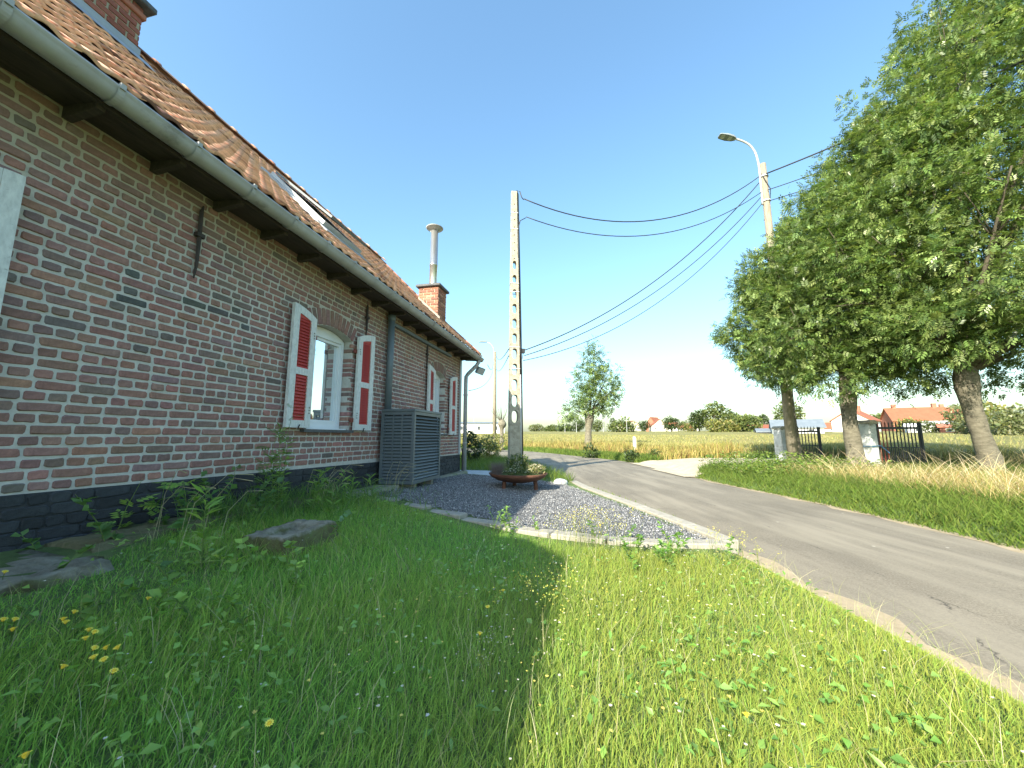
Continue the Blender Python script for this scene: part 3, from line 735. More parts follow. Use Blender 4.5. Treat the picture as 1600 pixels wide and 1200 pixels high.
outer = [(-(GQ)+GR_*math.cos(math.pi*(1+i/12)), GR_*math.sin(math.pi*(1+i/12))) for i in range(13)]
# front bead
prof = [(-GQ+GR_*math.cos(math.pi*(1+i/12)), 0.0+GR_*math.sin(math.pi*(1+i/12))) for i in range(13)]
prof = [(-GQ-GR_+0.012, 0.012), (-GQ-GR_-0.006, 0.018), (-GQ-GR_-0.012, 0.006), (-GQ-GR_-0.002, -0.004)] + prof[1:] + [(-GQ+GR_, 0.03)]
prof2 = prof + [(p[0]*1+(0.003 if p[0] < -GQ else -0.003), p[1]+0.004) for p in prof[::-1]]
vs = []; n = len(prof2)
for s in ss:
    z0 = ZE-TILT*s-0.085; vs += [(s, p[0], z0+p[1]) for p in prof2]
fs = [(i*n+k, (i+1)*n+k, (i+1)*n+(k+1)%n, i*n+(k+1)%n) for i in range(len(ss)-1) for k in range(n)]
m.add(vs, fs).build('trough', M['zinc'], gut, True)
m = MB(); z0 = ZE-TILT*SE1-0.085; m.add([(SE1+0.021, p[0], z0+p[1]) for p in prof], [tuple(range(len(prof)))]); m.build('end_cap', M['zinc'], gut)
s = -0.35
while s < SE1:
    z0 = ZE-TILT*s-0.085; m = MB(); vs = []
    for x in (s-0.018, s+0.018):
        vs += [(x, -GQ+(GR_+0.007)*math.cos(math.pi*(0.93+1.07*i/14)), z0+(GR_+0.007)*math.sin(math.pi*(0.93+1.07*i/14))) for i in range(15)]
    fs = [(i, i+1, 15+i+1, 15+i) for i in range(14)]
    m.add(vs, fs); m.box(s-0.014, s+0.014, -GQ-GR_-0.018, -GQ-GR_+0.004, z0+0.0, z0+0.034)
    m.build('gutter_bracket', M['zinc'], gut); s += 0.46

# ---- pipes on the wall
m = MB(); m.tube([(5.30, -0.075, 1.25), (5.30, -0.075, 2.74)], 0.052, 14); m.tube([(5.30, -0.075, 2.70), (5.30, -0.075, 2.79)], 0.06, 14)
m.build('pipe_duct', M['pvc'], house, True)
m = MB(); m.box(5.37, 7.9, -0.07, -0.015, 2.66, 2.71); m.build('cable_trunking', M['pvc'], house)
m = MB(); m.box(8.60, 8.70, -0.03, -0.009, 0.5, 2.74); m.build('corner_trim', M['zinc_light'], house)
pth = [(8.92, -GQ, 2.80), (8.92, -GQ, 2.72), (8.91, -GQ+0.05, 2.64), (8.85, -0.14, 2.44), (8.82, -0.095, 2.36), (8.82, -0.09, 2.2), (8.82, -0.09, 0.1)]
m = MB(); m.tube(pth, 0.047, 14); dp = m.build('downpipe', M['zinc'], house, True)
m = MB(); 
for z in (0.75, 1.9): m.tube([(8.82, -0.09, z), (8.82, -0.09, z+0.03)], 0.056, 14)
m.build('pipe_clip', M['zinc'], dp)
m = MB(); m.tube([(8.84, -0.07, 0.0), (8.84, -0.07, 0.62)], 0.056, 12); m.build('cast_shoe', M['iron'], dp)
fl = empty('floodlight'); fl.parent = house
m = MB(); m.box(-0.11, 0.11, -0.035, 0.035, -0.085, 0.085); o = m.build('lamp_body', M['grey_box'], fl, loc=(9.12, -0.36, 2.55), rot=(R(28), R(10), R(-35)))
m = MB(); m.box(-0.09, 0.09, -0.04, -0.0355, -0.07, 0.07); m.build('lamp_glass', M['zinc_light'], o)
m = MB(); m.tube([(9.0, -0.3, 2.72), (9.10, -0.35, 2.6)], 0.012, 6); m.build('lamp_arm', M['grey_box'], fl)
m = MB(); m.tube([(8.86, 0.45, 0.05), (8.9, 0.45, 1.95)], 0.045, 8); m.build('gable_pipe', M['pvc'], house, True)
# iron wall anchors
for s, za, zb in ((2.34, 2.17, 2.80), (4.72, 2.30, 2.78), (6.74, 2.2, 2.68)):
    m = MB(); zm = zb-(zb-za)*0.42
    m.tube([(s, -0.018, za), (s+0.004, -0.026, za+0.12), (s, -0.026, zm), (s-0.004, -0.026, zb-0.06), (s+0.012, -0.018, zb)], [0.006, 0.013, 0.017, 0.016, 0.006], 6)
    m.box(s-0.032, s+0.032, -0.048, -0.008, zm-0.016, zm+0.016); m.build('wall_anchor', M['iron'], house)
# ---- windows
for oi, (o, zs) in enumerate(zip(OPEN, ZS)):
    w_ = empty('window'); w_.parent = house
    a, b = o; y0, y1 = 0.12, 0.18; fw = 0.042; ar, c0, cz, Rr, th = arc(o, -0.002)
    m = MB(); zi = ZSPR-0.04
    m.box(a+0.003, a+fw, y0, y1, zs, ZSPR-0.01); m.box(b-fw, b-0.003, y0, y1, zs, ZSPR-0.01); m.box(a+fw+0.001, b-fw-0.001, y0, y1, zs, zs+0.07)
    m.prism([(a+0.003, ZSPR-0.011), (a+fw, ZSPR-0.011), (a+fw+0.001, zi), (b-fw-0.001, zi), (b-fw, ZSPR-0.011), (b-0.003, ZSPR-0.011)]+ar[::-1][1:-1], y0, y1)
    m.build('frame', M['upvc'], w_)
    m = MB(); e = 0.036; u0, u1 = a+fw+0.002, b-fw-0.002
    m.box(u0, u0+e, y0+0.018, y1-0.008, zs+0.072, zi-0.002); m.box(u1-e, u1, y0+0.018, y1-0.008, zs+0.072, zi-0.002)
    m.box(u0+e, u1-e, y0+0.018, y1-0.008, zs+0.072, zs+0.072+e); m.box(u0+e, u1-e, y0+0.018, y1-0.008, zi-0.002-e, zi-0.002)
    m.build('sash', M['upvc'], w_)
    m = MB(); cpx = (u0+u1)/2; m.box(u0+e-0.004-cpx, u1-e+0.004-cpx, 0, 0.007, zs+0.11, zi-0.04); m.build('pane', M['glass'], w_, loc=(cpx, y0+0.036, 0), rot=(0, 0, R(3.0)))
    m = MB(); m.box(a-0.06, b+0.06, -0.055, y0-0.002, zs-0.045, zs-0.012); m.box(a+0.002, b-0.002, y0-0.06, y0+0.02, zs-0.011, zs+0.002)
    m.build('sill', M['stone_sill'], w_)
    m = MB(); m.box(a+0.03, b-0.03, 0.0, y0-0.003, zs-0.011, zs+0.004); m.build('sill_strip', M['upvc'], w_)
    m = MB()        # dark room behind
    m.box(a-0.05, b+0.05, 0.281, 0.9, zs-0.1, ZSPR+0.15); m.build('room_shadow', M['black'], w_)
# ---- shutters
def shutter(s0, s1, z0, zlo, zhi, outer_left, rz=0.0, hinge_s=None):
    """panelled louvre shutter folded back against the wall; the outer edge stands higher"""
    sh = empty('shutter'); sh.parent = house; y0, y1 = -0.075, -0.04; st = 0.082
    px_ = hinge_s; sh.location = (px_, -0.03, 0); sh.rotation_euler = (0, 0, rz)
    w = s1-s0; X0, X1 = s0-px_, s1-px_
    def ztop(x):
        t = (x-X0)/w; t = 1-t if not outer_left else t
        # t=0 outer (high) .. 1 hinge (low)
        return zhi-(zhi-zlo)*t*t
    Y0, Y1 = y0+0.03, y1+0.03
    m = MB(); ov = [X0+st, X1-st]
    m.box(X0, X0+st, Y0, Y1, z0, 0) if False else None
    m.prism([(X0, z0), (X0+st, z0), (X0+st, ztop(X0+st)), (X0+st/2, ztop(X0+st/2)), (X0, ztop(X0))], Y0, Y1)
    m.prism([(X1-st, z0), (X1, z0), (X1, ztop(X1)), (X1-st/2, ztop(X1-st/2)), (X1-st, ztop(X1-st))], Y0, Y1)
    zm = z0+0.46*(zlo-z0)
    xa, xb = X0+st+0.001, X1-st-0.001
    m.box(xa, xb, Y0+0.003, Y1-0.003, z0, z0+0.078); m.box(xa, xb, Y0+0.003, Y1-0.003, zm, zm+0.075)
    nn = 6; top = [(xa+(xb-xa)*i/nn, ztop(xa+(xb-xa)*i/nn)) for i in range(nn+1)]; low = [(x, z-0.085) for x, z in top]
    m.prism(low+top[::-1], Y0+0.003, Y1-0.003)
    m.build('frame', M['whitewood'], sh)
    for (za, zb) in ((z0+0.079, zm-0.001), (zm+0.076, None)):
        ztp = (min(low[0][1], low[-1][1]) if zb is None else zb)
        nz_ = int((ztp-za)/0.033); step = (ztp-za)/nz_
        sm = MB(); sm.add([(xa, Y1-0.006, step*1.15), (xb, Y1-0.006, step*1.15), (xb, Y0+0.007, 0.002), (xa, Y0+0.007, 0.002),
                (xa, Y1-0.011, step*1.12), (xb, Y1-0.011, step*1.12), (xb, Y0+0.004, -0.004), (xa, Y0+0.004, -0.004)],
               [(0,1,2,3),(7,6,5,4),(3,2,6,7),(0,3,7,4),(1,5,6,2),(0,4,5,1)])
        me = sm.mesh('slat', M['redwood'])
        for i in range(nz_): link('slat', me, sh, (0, 0, za+i*step+0.003))
        if zb is None:      # curved top panel filled by a last shaped board
            m2 = MB(); m2.prism([(xa, ztp-0.002), (xb, ztp-0.002)]+[(x, z-0.001) for x, z in low[::-1]], Y0+0.010, Y1-0.006); m2.build('slat', M['redwood'], sh)
    m3 = MB(); hs = X1-0.03 if outer_left else X0+0.03
    for zz in (z0+0.22, z0+0.19, z0+0.16, zlo-0.20, zlo-0.17, zlo-0.23):
        m3.box(hs-0.006, hs+0.006, Y0-0.004, Y0-0.0005, zz-0.006, zz+0.006)
    m3.build('bolt', M['iron'], sh)
    m4 = MB(); oe = X0+w*0.45; m4.tube([(oe, Y0-0.012, z0-0.02), (oe+0.005, Y0-0.016, z0+0.01), (oe+0.02, Y0-0.014, z0+0.03)], 0.007, 6); m4.build('shutter_catch', M['iron'], sh)
    m5 = MB(); hx = X1 if outer_left else X0
    for zz in (z0+0.13, zlo-0.2):
        m5.box(min(hx, hx+(0.05 if outer_left else -0.05)), max(hx, hx+(0.05 if outer_left else -0.05)), Y1-0.01, Y1+0.014, zz-0.025, zz+0.025)
    m5.build('hinge', M['red_iron'], sh)
shutter(1.005, 1.35, 1.0, 2.24, 2.34, False, R(-1), 1.005)
shutter(3.34, 3.685, 1.0, 2.23, 2.32, True, R(1), 3.685)
shutter(4.50, 4.85, 0.99, 2.24, 2.33, False, R(-3), 4.50)
shutter(6.73, 7.05, 0.97, 2.20, 2.28, True, R(1), 7.05)
shutter(7.90, 8.24, 0.95, 2.18, 2.26, False, R(-3), 7.90)

# ---- chimneys
def chimney(s0, s1, q0, q1, z0, z1, capz, tints, capmat, cp=0.066, cov=0.07):
    ch = empty('chimney'); ch.parent = house
    m = MB(); m.box(s0+0.008, s1-0.008, -q0+0.008, -q1-0.008, z0, z1); m.build('shaft', M['mortar'], ch)
    row = 0; z = z0
    while z+cp <= z1+0.001:
        for face in range(4):
            L = (s1-s0) if face in (0, 2) else abs(q1-q0)
            u = 0.0 if (row+face) % 2 else -0.09
            while u < L-0.01:
                a, b = max(u, 0), min(u+0.185, L); u += 0.195
                if b-a < 0.03: continue
                w = b-a-0.010; c_ = (a+b)/2; t_ = random.choice(tints); f = random.uniform(0.8, 1.2); t_ = tuple(k*f for k in t_)
                if face == 0: lc, rt = (s0+c_, -q0, z+cp/2), 0
                elif face == 1: lc, rt = (s1, -q0+c_, z+cp/2), R(90)
                elif face == 2: lc, rt = (s0+c_, -q1, z+cp/2), R(180)
                else: lc, rt = (s0, -q0+c_, z+cp/2), R(-90)
                brick_mb(w, cp-0.011, 0.003, 0.012, 0.005, 0.002).build('brick', M['brickplain'], ch, tint=t_, loc=lc, rot=(0, 0, rt))
        z += cp; row += 1
    m = MB(); m.cbox(s0-cov, s1+cov, -q0-cov, -q1+cov, z1+0.002, capz, 0.012); m.build('cap', capmat, ch)
    return ch
zr = ZE-TILT*2+(QE-QR)*TP
c1 = chimney(BIGCH[0], BIGCH[1], BIGCH[2], BIGCH[3], 5.25, 6.075, 6.15, [(0.29,0.10,0.07),(0.26,0.085,0.06),(0.32,0.115,0.08)], M['stone_sill'], 0.075, 0.09)
m = MB(); m.cbox(BIGCH[0]-0.03, BIGCH[1]+0.03, -BIGCH[2]-0.03, -BIGCH[3]+0.03, 5.93, 6.0, 0.01); m.build('corbel_course', M['far_brick'], c1)
m = MB(); zf = roof_p(2, BIGCH[2])[2]
m.box(BIGCH[0]-0.02, BIGCH[1]+0.02, -BIGCH[2]-0.018, -BIGCH[2]-0.006, zf-0.1, zf+0.14)
p1, p2 = roof_p(0, BIGCH[2]+0.17, 0.05), roof_p(0, BIGCH[2]+0.0, 0.05)
m.add([(BIGCH[0]-0.1, p1[1], p1[2]-0.015), (BIGCH[1]+0.1, p1[1], p1[2]-0.04), (BIGCH[1]+0.1, p2[1], p2[2]-0.03), (BIGCH[0]-0.1, p2[1], p2[2]-0.015)], [(0,1,2,3)])
m.build('flashing', M['lead'], c1)
c2 = chimney(*CH2, 3.2, 3.2+0.066*19, 4.52, [(0.36,0.16,0.10),(0.30,0.125,0.085),(0.42,0.22,0.15),(0.24,0.11,0.08)], M['stone_sill'], 0.066, 0.06)
sc_, yc_ = (CH2[0]+CH2[1])/2, -(CH2[2]+CH2[3])/2
m = MB(); m.lathe([(0.095, 4.515), (0.095, 5.09), (0.101, 5.095), (0.101, 5.13), (0.095, 5.135), (0.093, 6.02), (0.0, 6.02)], sc_, yc_, 20); fo = m.build('flue_pipe', M['flue'], c2, True)
m = MB(); m.lathe([(0.02, 6.0), (0.2, 6.075), (0.215, 6.09), (0.19, 6.10), (0.03, 6.13), (0.0, 6.13)], sc_, yc_, 24); m.build('rain_cap', M['zinc'], c2, True)
m = MB()
for a_ in range(3): m.tube([(sc_+0.09*math.cos(a_*2.1), yc_+0.09*math.sin(a_*2.1), 5.98), (sc_+0.13*math.cos(a_*2.1), yc_+0.13*math.sin(a_*2.1), 6.07)], 0.01, 5)
m.build('cap_stay', M['zinc'], c2)
m = MB(); 
a_, b_ = roof_p(CH2[0]-0.015, CH2[2]+0.03, 0.05), roof_p(CH2[0]-0.015, CH2[3]-0.03, 0.05)
m.prism([(a_[1], a_[2]-0.05), (b_[1], b_[2]-0.05), (b_[1], b_[2]+0.05), (a_[1], a_[2]+0.05)], CH2[0]-0.03, CH2[0]-0.004, axis='x'); m.build('mortar_fillet', M['kerb'], c2)
# added block on the unseen roof, shaped to cast the wider lawn shadow
dm = empty('shadow_caster'); dm.parent = house
m = MB(); m.box(-6.6, -3.6, 0.014, 2.2, 2.5, 3.95); m.build('shadow_caster_body', M['wallpaint'], dm)
m = MB(); m.prism([(-7.4, 2.9), (-1.5, 2.9), (-2.15, 3.8), (-3.6, 4.45), (-6.2, 4.45)], -0.25, 2.9); m.build('shadow_caster_top', M['roof_red'], dm)

# ------------------------------------------------------------------ louvred heat pump cover by the wall
BX0, BX1, BQ0, BQ1, BZ0, BZ1 = 5.14, 6.12, 0.07, 0.60, 0.235, 1.32
hp = empty('heat_pump_cover', (HX, HY, 0), R(90)-AW, 'dark grey louvred metal heat pump cover standing against the brick wall', 'heat pump')
m = MB(); t_ = 0.045
for s in (BX0, BX1-t_):
    for q in (BQ0, BQ1-t_): m.box(s, s+t_, -q-t_, -q, BZ0, BZ1-0.05)
m.box(BX0+t_, BX1-t_, -BQ1, -BQ1+t_, BZ0, BZ0+0.05); m.box(BX0+t_, BX1-t_, -BQ1, -BQ1+t_, BZ1-0.095, BZ1-0.05)
for s in (BX0, BX1-t_): m.box(s, s+t_, -BQ1+t_, -BQ0-t_, BZ0, BZ0+0.05); m.box(s, s+t_, -BQ1+t_, -BQ0-t_, BZ1-0.095, BZ1-0.05)
m.build('frame', M['anthracite'], hp)
m = MB(); m.cbox(BX0-0.012, BX1+0.012, -BQ1-0.012, -BQ0, BZ1-0.049, BZ1-0.012, 0.005); m.build('lid', M['anthracite'], hp)
zz = np.arange(BZ0+0.062, BZ1-0.12, 0.046)
sm = MB(); L_ = BX1-BX0-2*t_
sm.add([(0, 0.03, 0.032), (L_, 0.03, 0.032), (L_, 0, 0), (0, 0, 0), (0, 0.034, 0.029), (L_, 0.034, 0.029), (L_, 0.0035, -0.003), (0, 0.0035, -0.003)], [(3,2,1,0),(4,5,6,7),(2,3,7,6),(1,0,4,5),(0,3,7,4),(1,5,6,2)])
me = sm.mesh('slat', M['anthracite'])
for z in zz: link('slat', me, hp, (BX0+t_, -BQ1+0.004, z), (random.uniform(-0.06, 0.06), random.uniform(-0.004, 0.004), 0))
D_ = BQ1-BQ0-2*t_
for sx, xo in ((BX0+0.004, 1), (BX1-0.004, -1)):
    sm = MB(); sm.add([(0.02*xo, 0, 0.036), (0.02*xo, D_, 0.036), (0, D_, 0), (0, 0, 0), (0.024*xo, 0, 0.033), (0.024*xo, D_, 0.033), (0.0035*xo, D_, -0.003), (0.0035*xo, 0, -0.003)], [(0,1,2,3),(7,6,5,4),(3,2,6,7),(0,3,7,4),(1,5,6,2),(0,4,5,1)])
    me = sm.mesh('slat', M['anthracite'])
    for z in zz: link('slat', me, hp, (sx, -BQ1+t_, z))
    m = MB()
    for f in (0.34, 0.66): m.box(sx-0.003 if xo > 0 else sx, sx if xo > 0 else sx+0.003, -BQ1+t_+D_*f-0.012, -BQ1+t_+D_*f+0.012, BZ0+0.05, BZ1-0.096)
    m.build('mullion', M['anthracite'], hp)
m = MB(); m.box(BX0+0.05, BX1-0.05, -BQ1+0.05, -BQ0-0.05, BZ0+0.03, BZ1-0.1); m.build('heat_pump_unit', M['black'], hp)
for s in (BX0+0.18, BX1-0.2):
    m = MB(); m.box(s, s+0.06, -BQ1+0.06, -BQ0, 0.06, BZ0); m.build('foot', M['kerb'], hp)

# ------------------------------------------------------------------ stones and slabs at the foot of the wall
def rough_block(name, s0, s1, q0, q1, z0, z1, mat, seed, amp=0.03, n=(9, 9, 5), rz=0.0, hollow=0.0, slope=0.0, label=None, cat='stone'):
    rg = np.random.default_rng(seed); cx, cq = (s0+s1)/2, (q0+q1)/2; wx, wy = xy_of(cx, cq)
    V = {}; vs = []; fs = []
    def P(i, j, k):
        key = (i, j, k)
        if key not in V:
            u, v, w = i/n[0], j/n[1], k/n[2]
            x = (u-0.5)*(s1-s0); y = -(v-0.5)*(q1-q0); z = z0+w*(z1-z0)
            x += (0.5-w)*slope*0.6*x/((s1-s0)/2); y += (0.5-w)*slope*y/((q1-q0)/2)
            if k == n[2] and hollow: 
                e = min(u, 1-u, v, 1-v); z -= hollow*float(sstep(0.12, 0.3, np.array(e)))
            a = amp*(0.6+0.4*w)
            x += rg.normal(0, a*0.5); y += rg.normal(0, a*0.5); z += rg.normal(0, a*0.35)
            V[key] = len(vs); vs.append((x, y, z))
        return V[key]
    a, b, c = n
    for i in range(a):
        for j in range(b): fs.append((P(i,j,c), P(i,j+1,c), P(i+1,j+1,c), P(i+1,j,c)))
    for i in range(a):
        for k in range(c):
            fs.append((P(i,0,k), P(i,0,k+1), P(i+1,0,k+1), P(i+1,0,k))); fs.append((P(i+1,b,k), P(i+1,b,k+1), P(i,b,k+1), P(i,b,k)))
    for j in range(b):
        for k in range(c):
            fs.append((P(0,j+1,k), P(0,j+1,k+1), P(0,j,k+1), P(0,j,k))); fs.append((P(a,j,k), P(a,j,k+1), P(a,j+1,k+1), P(a,j+1,k)))
    m = MB(); m.add(vs, fs); o = m.build(name, mat, None, True, loc=(wx, wy, 0), rot=(0, 0, R(90)-AW+rz))
    return prop(o, label, cat)
rough_block('mossy_footing', -0.6, 1.62, 0.03, 0.86, -0.1, 0.285, M['mossstone'], 3, 0.028, (26, 11, 6), 0.0, 0.0, 0.18, 'long mossy grey stone footing sloping from the wall into the grass', 'stone')
rough_block('stone_block', 2.08, 2.64, 0.90, 1.30, 0.0, 0.285, M['mossstone'], 5, 0.010, (18, 14, 7), 0.05, 0.05, 0.10, 'broken grey stone trough lying in the grass, mossy sides', 'stone')
rough_block('moss_ledge', 1.66, 3.4, 0.03, 0.46, 0.0, 0.31, M['mosswall'], 8, 0.018, (22, 7, 4), 0.0, 0.0, 0.08, 'low ledge grown over with moss along the black plinth', 'ledge')
rough_block('concrete_slab', 3.95, 5.2, 0.03, 0.40, 0.0, 0.225, M['slab'], 9, 0.006, (14, 5, 3), 0.0, 0.0, 0.03, 'flat beige concrete slab beside the louvred cover', 'slab')
rough_block('concrete_strip', 6.2, 8.7, 0.02, 0.22, 0.0, 0.125, M['slab'], 10, 0.005, (20, 4, 3), 0.0, 0.0, 0.02, 'narrow concrete strip at the foot of the plinth near the house corner', 'slab')
def rock(name, x, y, z, r, sy, sz, mat, seed, label):
    rg = np.random.default_rng(seed); m = MB(); n, k = 12, 7; vs = []
    for i in range(k):
        a = math.pi*i/(k-1)
        for j in range(n):
            b = 2*math.pi*j/n; f = r*(1+rg.normal(0, 0.06)); vs.append((f*math.sin(a)*math.cos(b), f*sy*math.sin(a)*math.sin(b), f*sz*math.cos(a)))
    fs = [(i*n+j, (i+1)*n+j, (i+1)*n+(j+1)%n, i*n+(j+1)%n) for i in range(k-1) for j in range(n)]
    m.add(vs, fs); return prop(m.build(name, mat, None, True, loc=(x, y, z)), label, 'rock')
rock('white_rock', 0.92, 7.5, 0.04, 0.14, 0.8, 0.55, M['pillar_white'], 4, 'pale rounded rock at the corner of gravel and kerb')

# ------------------------------------------------------------------ rusty planter bowl with plants
PX, PY = 0.10, 6.62; RZP = R(-42)
plt = empty('planter_bowl', (PX, PY, 0.03), RZP, 'shallow rusty steel planter bowl on short legs in the gravel', 'planter')
m = MB(); m.lathe([(0.0, 0.115), (0.2, 0.125), (0.36, 0.16), (0.47, 0.215), (0.515, 0.27), (0.50, 0.275), (0.455, 0.225), (0.35, 0.19), (0.0, 0.175)], n=40, sy=0.92); m.build('bowl', M['rust'], plt, True)
m = MB(); m.lathe([(0.0, 0.265), (0.46, 0.235)], n=28, sy=0.92); m.build('soil', M['soil'], plt, True)
for a in (20, 140, 260):
    m = MB(); c, s_ = math.cos(R(a)), math.sin(R(a)); m.tube([(0.33*c, 0.3*s_, -0.02), (0.31*c, 0.28*s_, 0.17)], 0.034, 10); m.build('leg', M['rust'], plt)

# ------------------------------------------------------------------ leaf and blade builders
def unit(v): return v/np.maximum(np.linalg.norm(v, axis=-1, keepdims=True), 1e-9)
def blades(x, y, z, h, w, lean, col, rng=RNG, az=None, tipcol=None):
    n = len(x); az = rng.uniform(0, 2*np.pi, n) if az is None else az; th = rng.uniform(0, 2*np.pi, n)
    wx, wy = np.cos(th)*w/2, np.sin(th)*w/2; lx, ly = np.cos(az)*lean*h, np.sin(az)*lean*h
    zt = h*np.sqrt(np.clip(1-0.45*lean**2, 0.15, 1))
    V = np.zeros((n, 7, 3))
    for k, (f, b, ww) in enumerate(((0, 0, 1.0), (0.42, 0.18, 0.95), (0.78, 0.58, 0.62))):
        V[:, 2*k, 0] = x+lx*b-wx*ww; V[:, 2*k+1, 0] = x+lx*b+wx*ww; V[:, 2*k, 1] = y+ly*b-wy*ww; V[:, 2*k+1, 1] = y+ly*b+wy*ww
        V[:, 2*k, 2] = V[:, 2*k+1, 2] = z+zt*f
    V[:, 6, 0] = x+lx; V[:, 6, 1] = y+ly; V[:, 6, 2] = z+zt*np.where(lean > 1.0, 0.86, 1.0)
    b = (np.arange(n)*7)[:, None]
    q = np.concatenate([b+np.array([0,1,3,2]), b+np.array([2,3,5,4])]); t = b+np.array([4,5,6])
    C = np.repeat(col[:, None], 7, 1)
    if tipcol is not None: C[:, 4:] = C[:, 4:]*0.5+tipcol[:, None]*0.5; C[:, 6] = tipcol
    return V.reshape(-1, 3), q, t, C.reshape(-1, 3)
def merge(parts):
    Vs, Qs, Ts, Cs = [], [], [], []; o = 0
    for V, q, t, c in parts:
        Vs.append(V); Cs.append(c)
        if q is not None and len(q): Qs.append(q+o)
        if t is not None and len(t): Ts.append(t+o)
        o += len(V)
    return np.concatenate(Vs), (np.concatenate(Qs) if Qs else None), (np.concatenate(Ts) if Ts else None), np.concatenate(Cs)
def leaves(P, D, L, W, col, rng=RNG, fold=0.25):
    """simple pointed leaves: two quads folded on the midrib"""
    n = len(P); D = unit(D); U = unit(np.stack([rng.normal(0, 0.5, n), rng.normal(0, 0.5, n), np.ones(n)], 1)); S = unit(np.cross(D, U)); Un = np.cross(S, D)
    L = L[:, None]; W = W[:, None]
    base = P; tip = P+D*L-Un*L*0.12; mid = P+D*L*0.45; l = mid+S*W/2+Un*W*fold; r = mid-S*W/2+Un*W*fold
    mid2 = P+D*L*0.5
    V = np.stack([base, l, tip, r, mid2], 1).reshape(-1, 3); b = (np.arange(n)*5)[:, None]
    t = np.concatenate([b+np.array([0,4,1]), b+np.array([1,4,2]), b+np.array([0,3,4]), b+np.array([3,2,4])])
    return V, None, t, np.repeat(col, 5, 0)
def ash_leaves(P, D, L, col, rng=RNG, pairs=3, lw=0.38):
    """pinnate leaves: pairs of leaflets and one at the end"""
    n = len(P); D = unit(D); U = unit(np.stack([rng.normal(0, 0.35, n), rng.normal(0, 0.35, n), np.ones(n)], 1)); S = unit(np.cross(D, U)); Un = np.cross(S, D)
    parts = []
    for j in range(pairs):
        f = 0.3+0.6*j/pairs
        for sg in (-1, 1):
            a = P+D*(L*f)[:, None]-Un*(L*0.10*f*f)[:, None]; dr = unit(D*0.55+S*sg*0.85-Un*0.18); ll = (L*0.42)[:, None]; wv = unit(np.cross(dr, Un))*(L*0.42*lw*0.5)[:, None]
            parts.append(np.stack([a, a+dr*ll*0.45+wv, a+dr*ll-Un*ll*0.1, a+dr*ll*0.45-wv], 1))
    a = P+D*(L*0.86)[:, None]-Un*(L*0.08)[:, None]; ll = (L*0.42)[:, None]; dr = unit(D-Un*0.25); wv = S*(L*0.42*lw*0.5)[:, None]
    parts.append(np.stack([a, a+dr*ll*0.45+wv, a+dr*ll, a+dr*ll*0.45-wv], 1))
    V = np.stack(parts, 1); k = V.shape[1]
    cc = col[:, None, None]*rng.uniform(0.85, 1.15, (n, k, 1, 1)).reshape(n, k, 1)[..., None]
    C = np.broadcast_to(cc, (n, k, 4, 3)).reshape(-1, 3)
    V = V.reshape(-1, 3); q = np.arange(len(V)).reshape(-1, 4)
    return V, q, None, C
def colvar(n, base, var=0.25, rng=RNG, hue=0.12):
    c = np.array(base)[None]*rng.uniform(1-var, 1+var, (n, 1)); c = c*(1+rng.uniform(-hue, hue, (n, 3))*np.array([1.0, 0.4, 0.6])); return np.clip(c, 0.003, 1)
def choose_cols(n, pal, wts, var=0.2, rng=RNG):
    idx = rng.choice(len(pal), n, p=np.array(wts)/sum(wts)); return np.array(pal)[idx]*rng.uniform(1-var, 1+var, (n, 1))*(1+rng.uniform(-0.08, 0.08, (n, 3)))

# plants in the planter
def tuft_plant(name, x, y, z, r, h, n, L, W, pal, wts, label, cat, flat=0.6, seed=1, flowers=None, kind='leaf'):
    rg = np.random.default_rng(seed); root = empty(name, (x, y, z), 0, label, cat)
    a = rg.uniform(0, 6.28, n); rr = r*np.sqrt(rg.random(n)); P = np.stack([rr*np.cos(a), rr*np.sin(a), h*rg.uniform(0.1, 1, n)*np.sqrt(np.clip(1-(rr/r)**2*flat, 0.05, 1))], 1)
    D = np.stack([np.cos(a)*0.7+rg.normal(0, 0.4, n), np.sin(a)*0.7+rg.normal(0, 0.4, n), rg.uniform(0.1, 1.1, n)], 1)
    pc = [leaves(P, D, rg.uniform(0.7, 1.2, n)*L, rg.uniform(0.7, 1.2, n)*W, choose_cols(n, pal, wts, 0.2, rg), rg)]
    link('foliage', npmesh('foliage', *merge(pc)[:3], merge(pc)[3], M[kind], False), root)
    m = MB()
    for i in range(7):
        aa = rg.uniform(0, 6.28); m.tube([(0.1*r*math.cos(aa), 0.1*r*math.sin(aa), -0.03), (0.6*r*math.cos(aa), 0.6*r*math.sin(aa), h*0.6)], [0.005, 0.003], 5)
    prop(m.build('stems', M['bark_dark'], root), kind='stuff')
    if flowers:
        nf, fc, fs_ = flowers; a = rg.uniform(0, 6.28, nf*5); rr = r*np.sqrt(rg.random(nf))
        c0 = np.stack([rr*np.cos(a[:nf]), rr*np.sin(a[:nf]), h*(0.75+0.35*rg.random(nf))*np.sqrt(np.clip(1-(rr/r)**2*flat, 0.05, 1))], 1)
        P = np.repeat(c0, 5, 0); D = np.stack([np.cos(a), np.sin(a), rg.uniform(0.1, 0.7, nf*5)], 1)
        v = leaves(P, D, np.full(nf*5, fs_), np.full(nf*5, fs_*0.8), colvar(nf*5, fc, 0.08, rg, 0.03), rg); link('blossom', npmesh('blossom', v[0], None, v[2], v[3], M['petal'], False), root)
    return root
def pl_at(u, v): c, s_ = math.cos(RZP), math.sin(RZP); return PX+u*c-v*s_, PY+u*s_+v*c
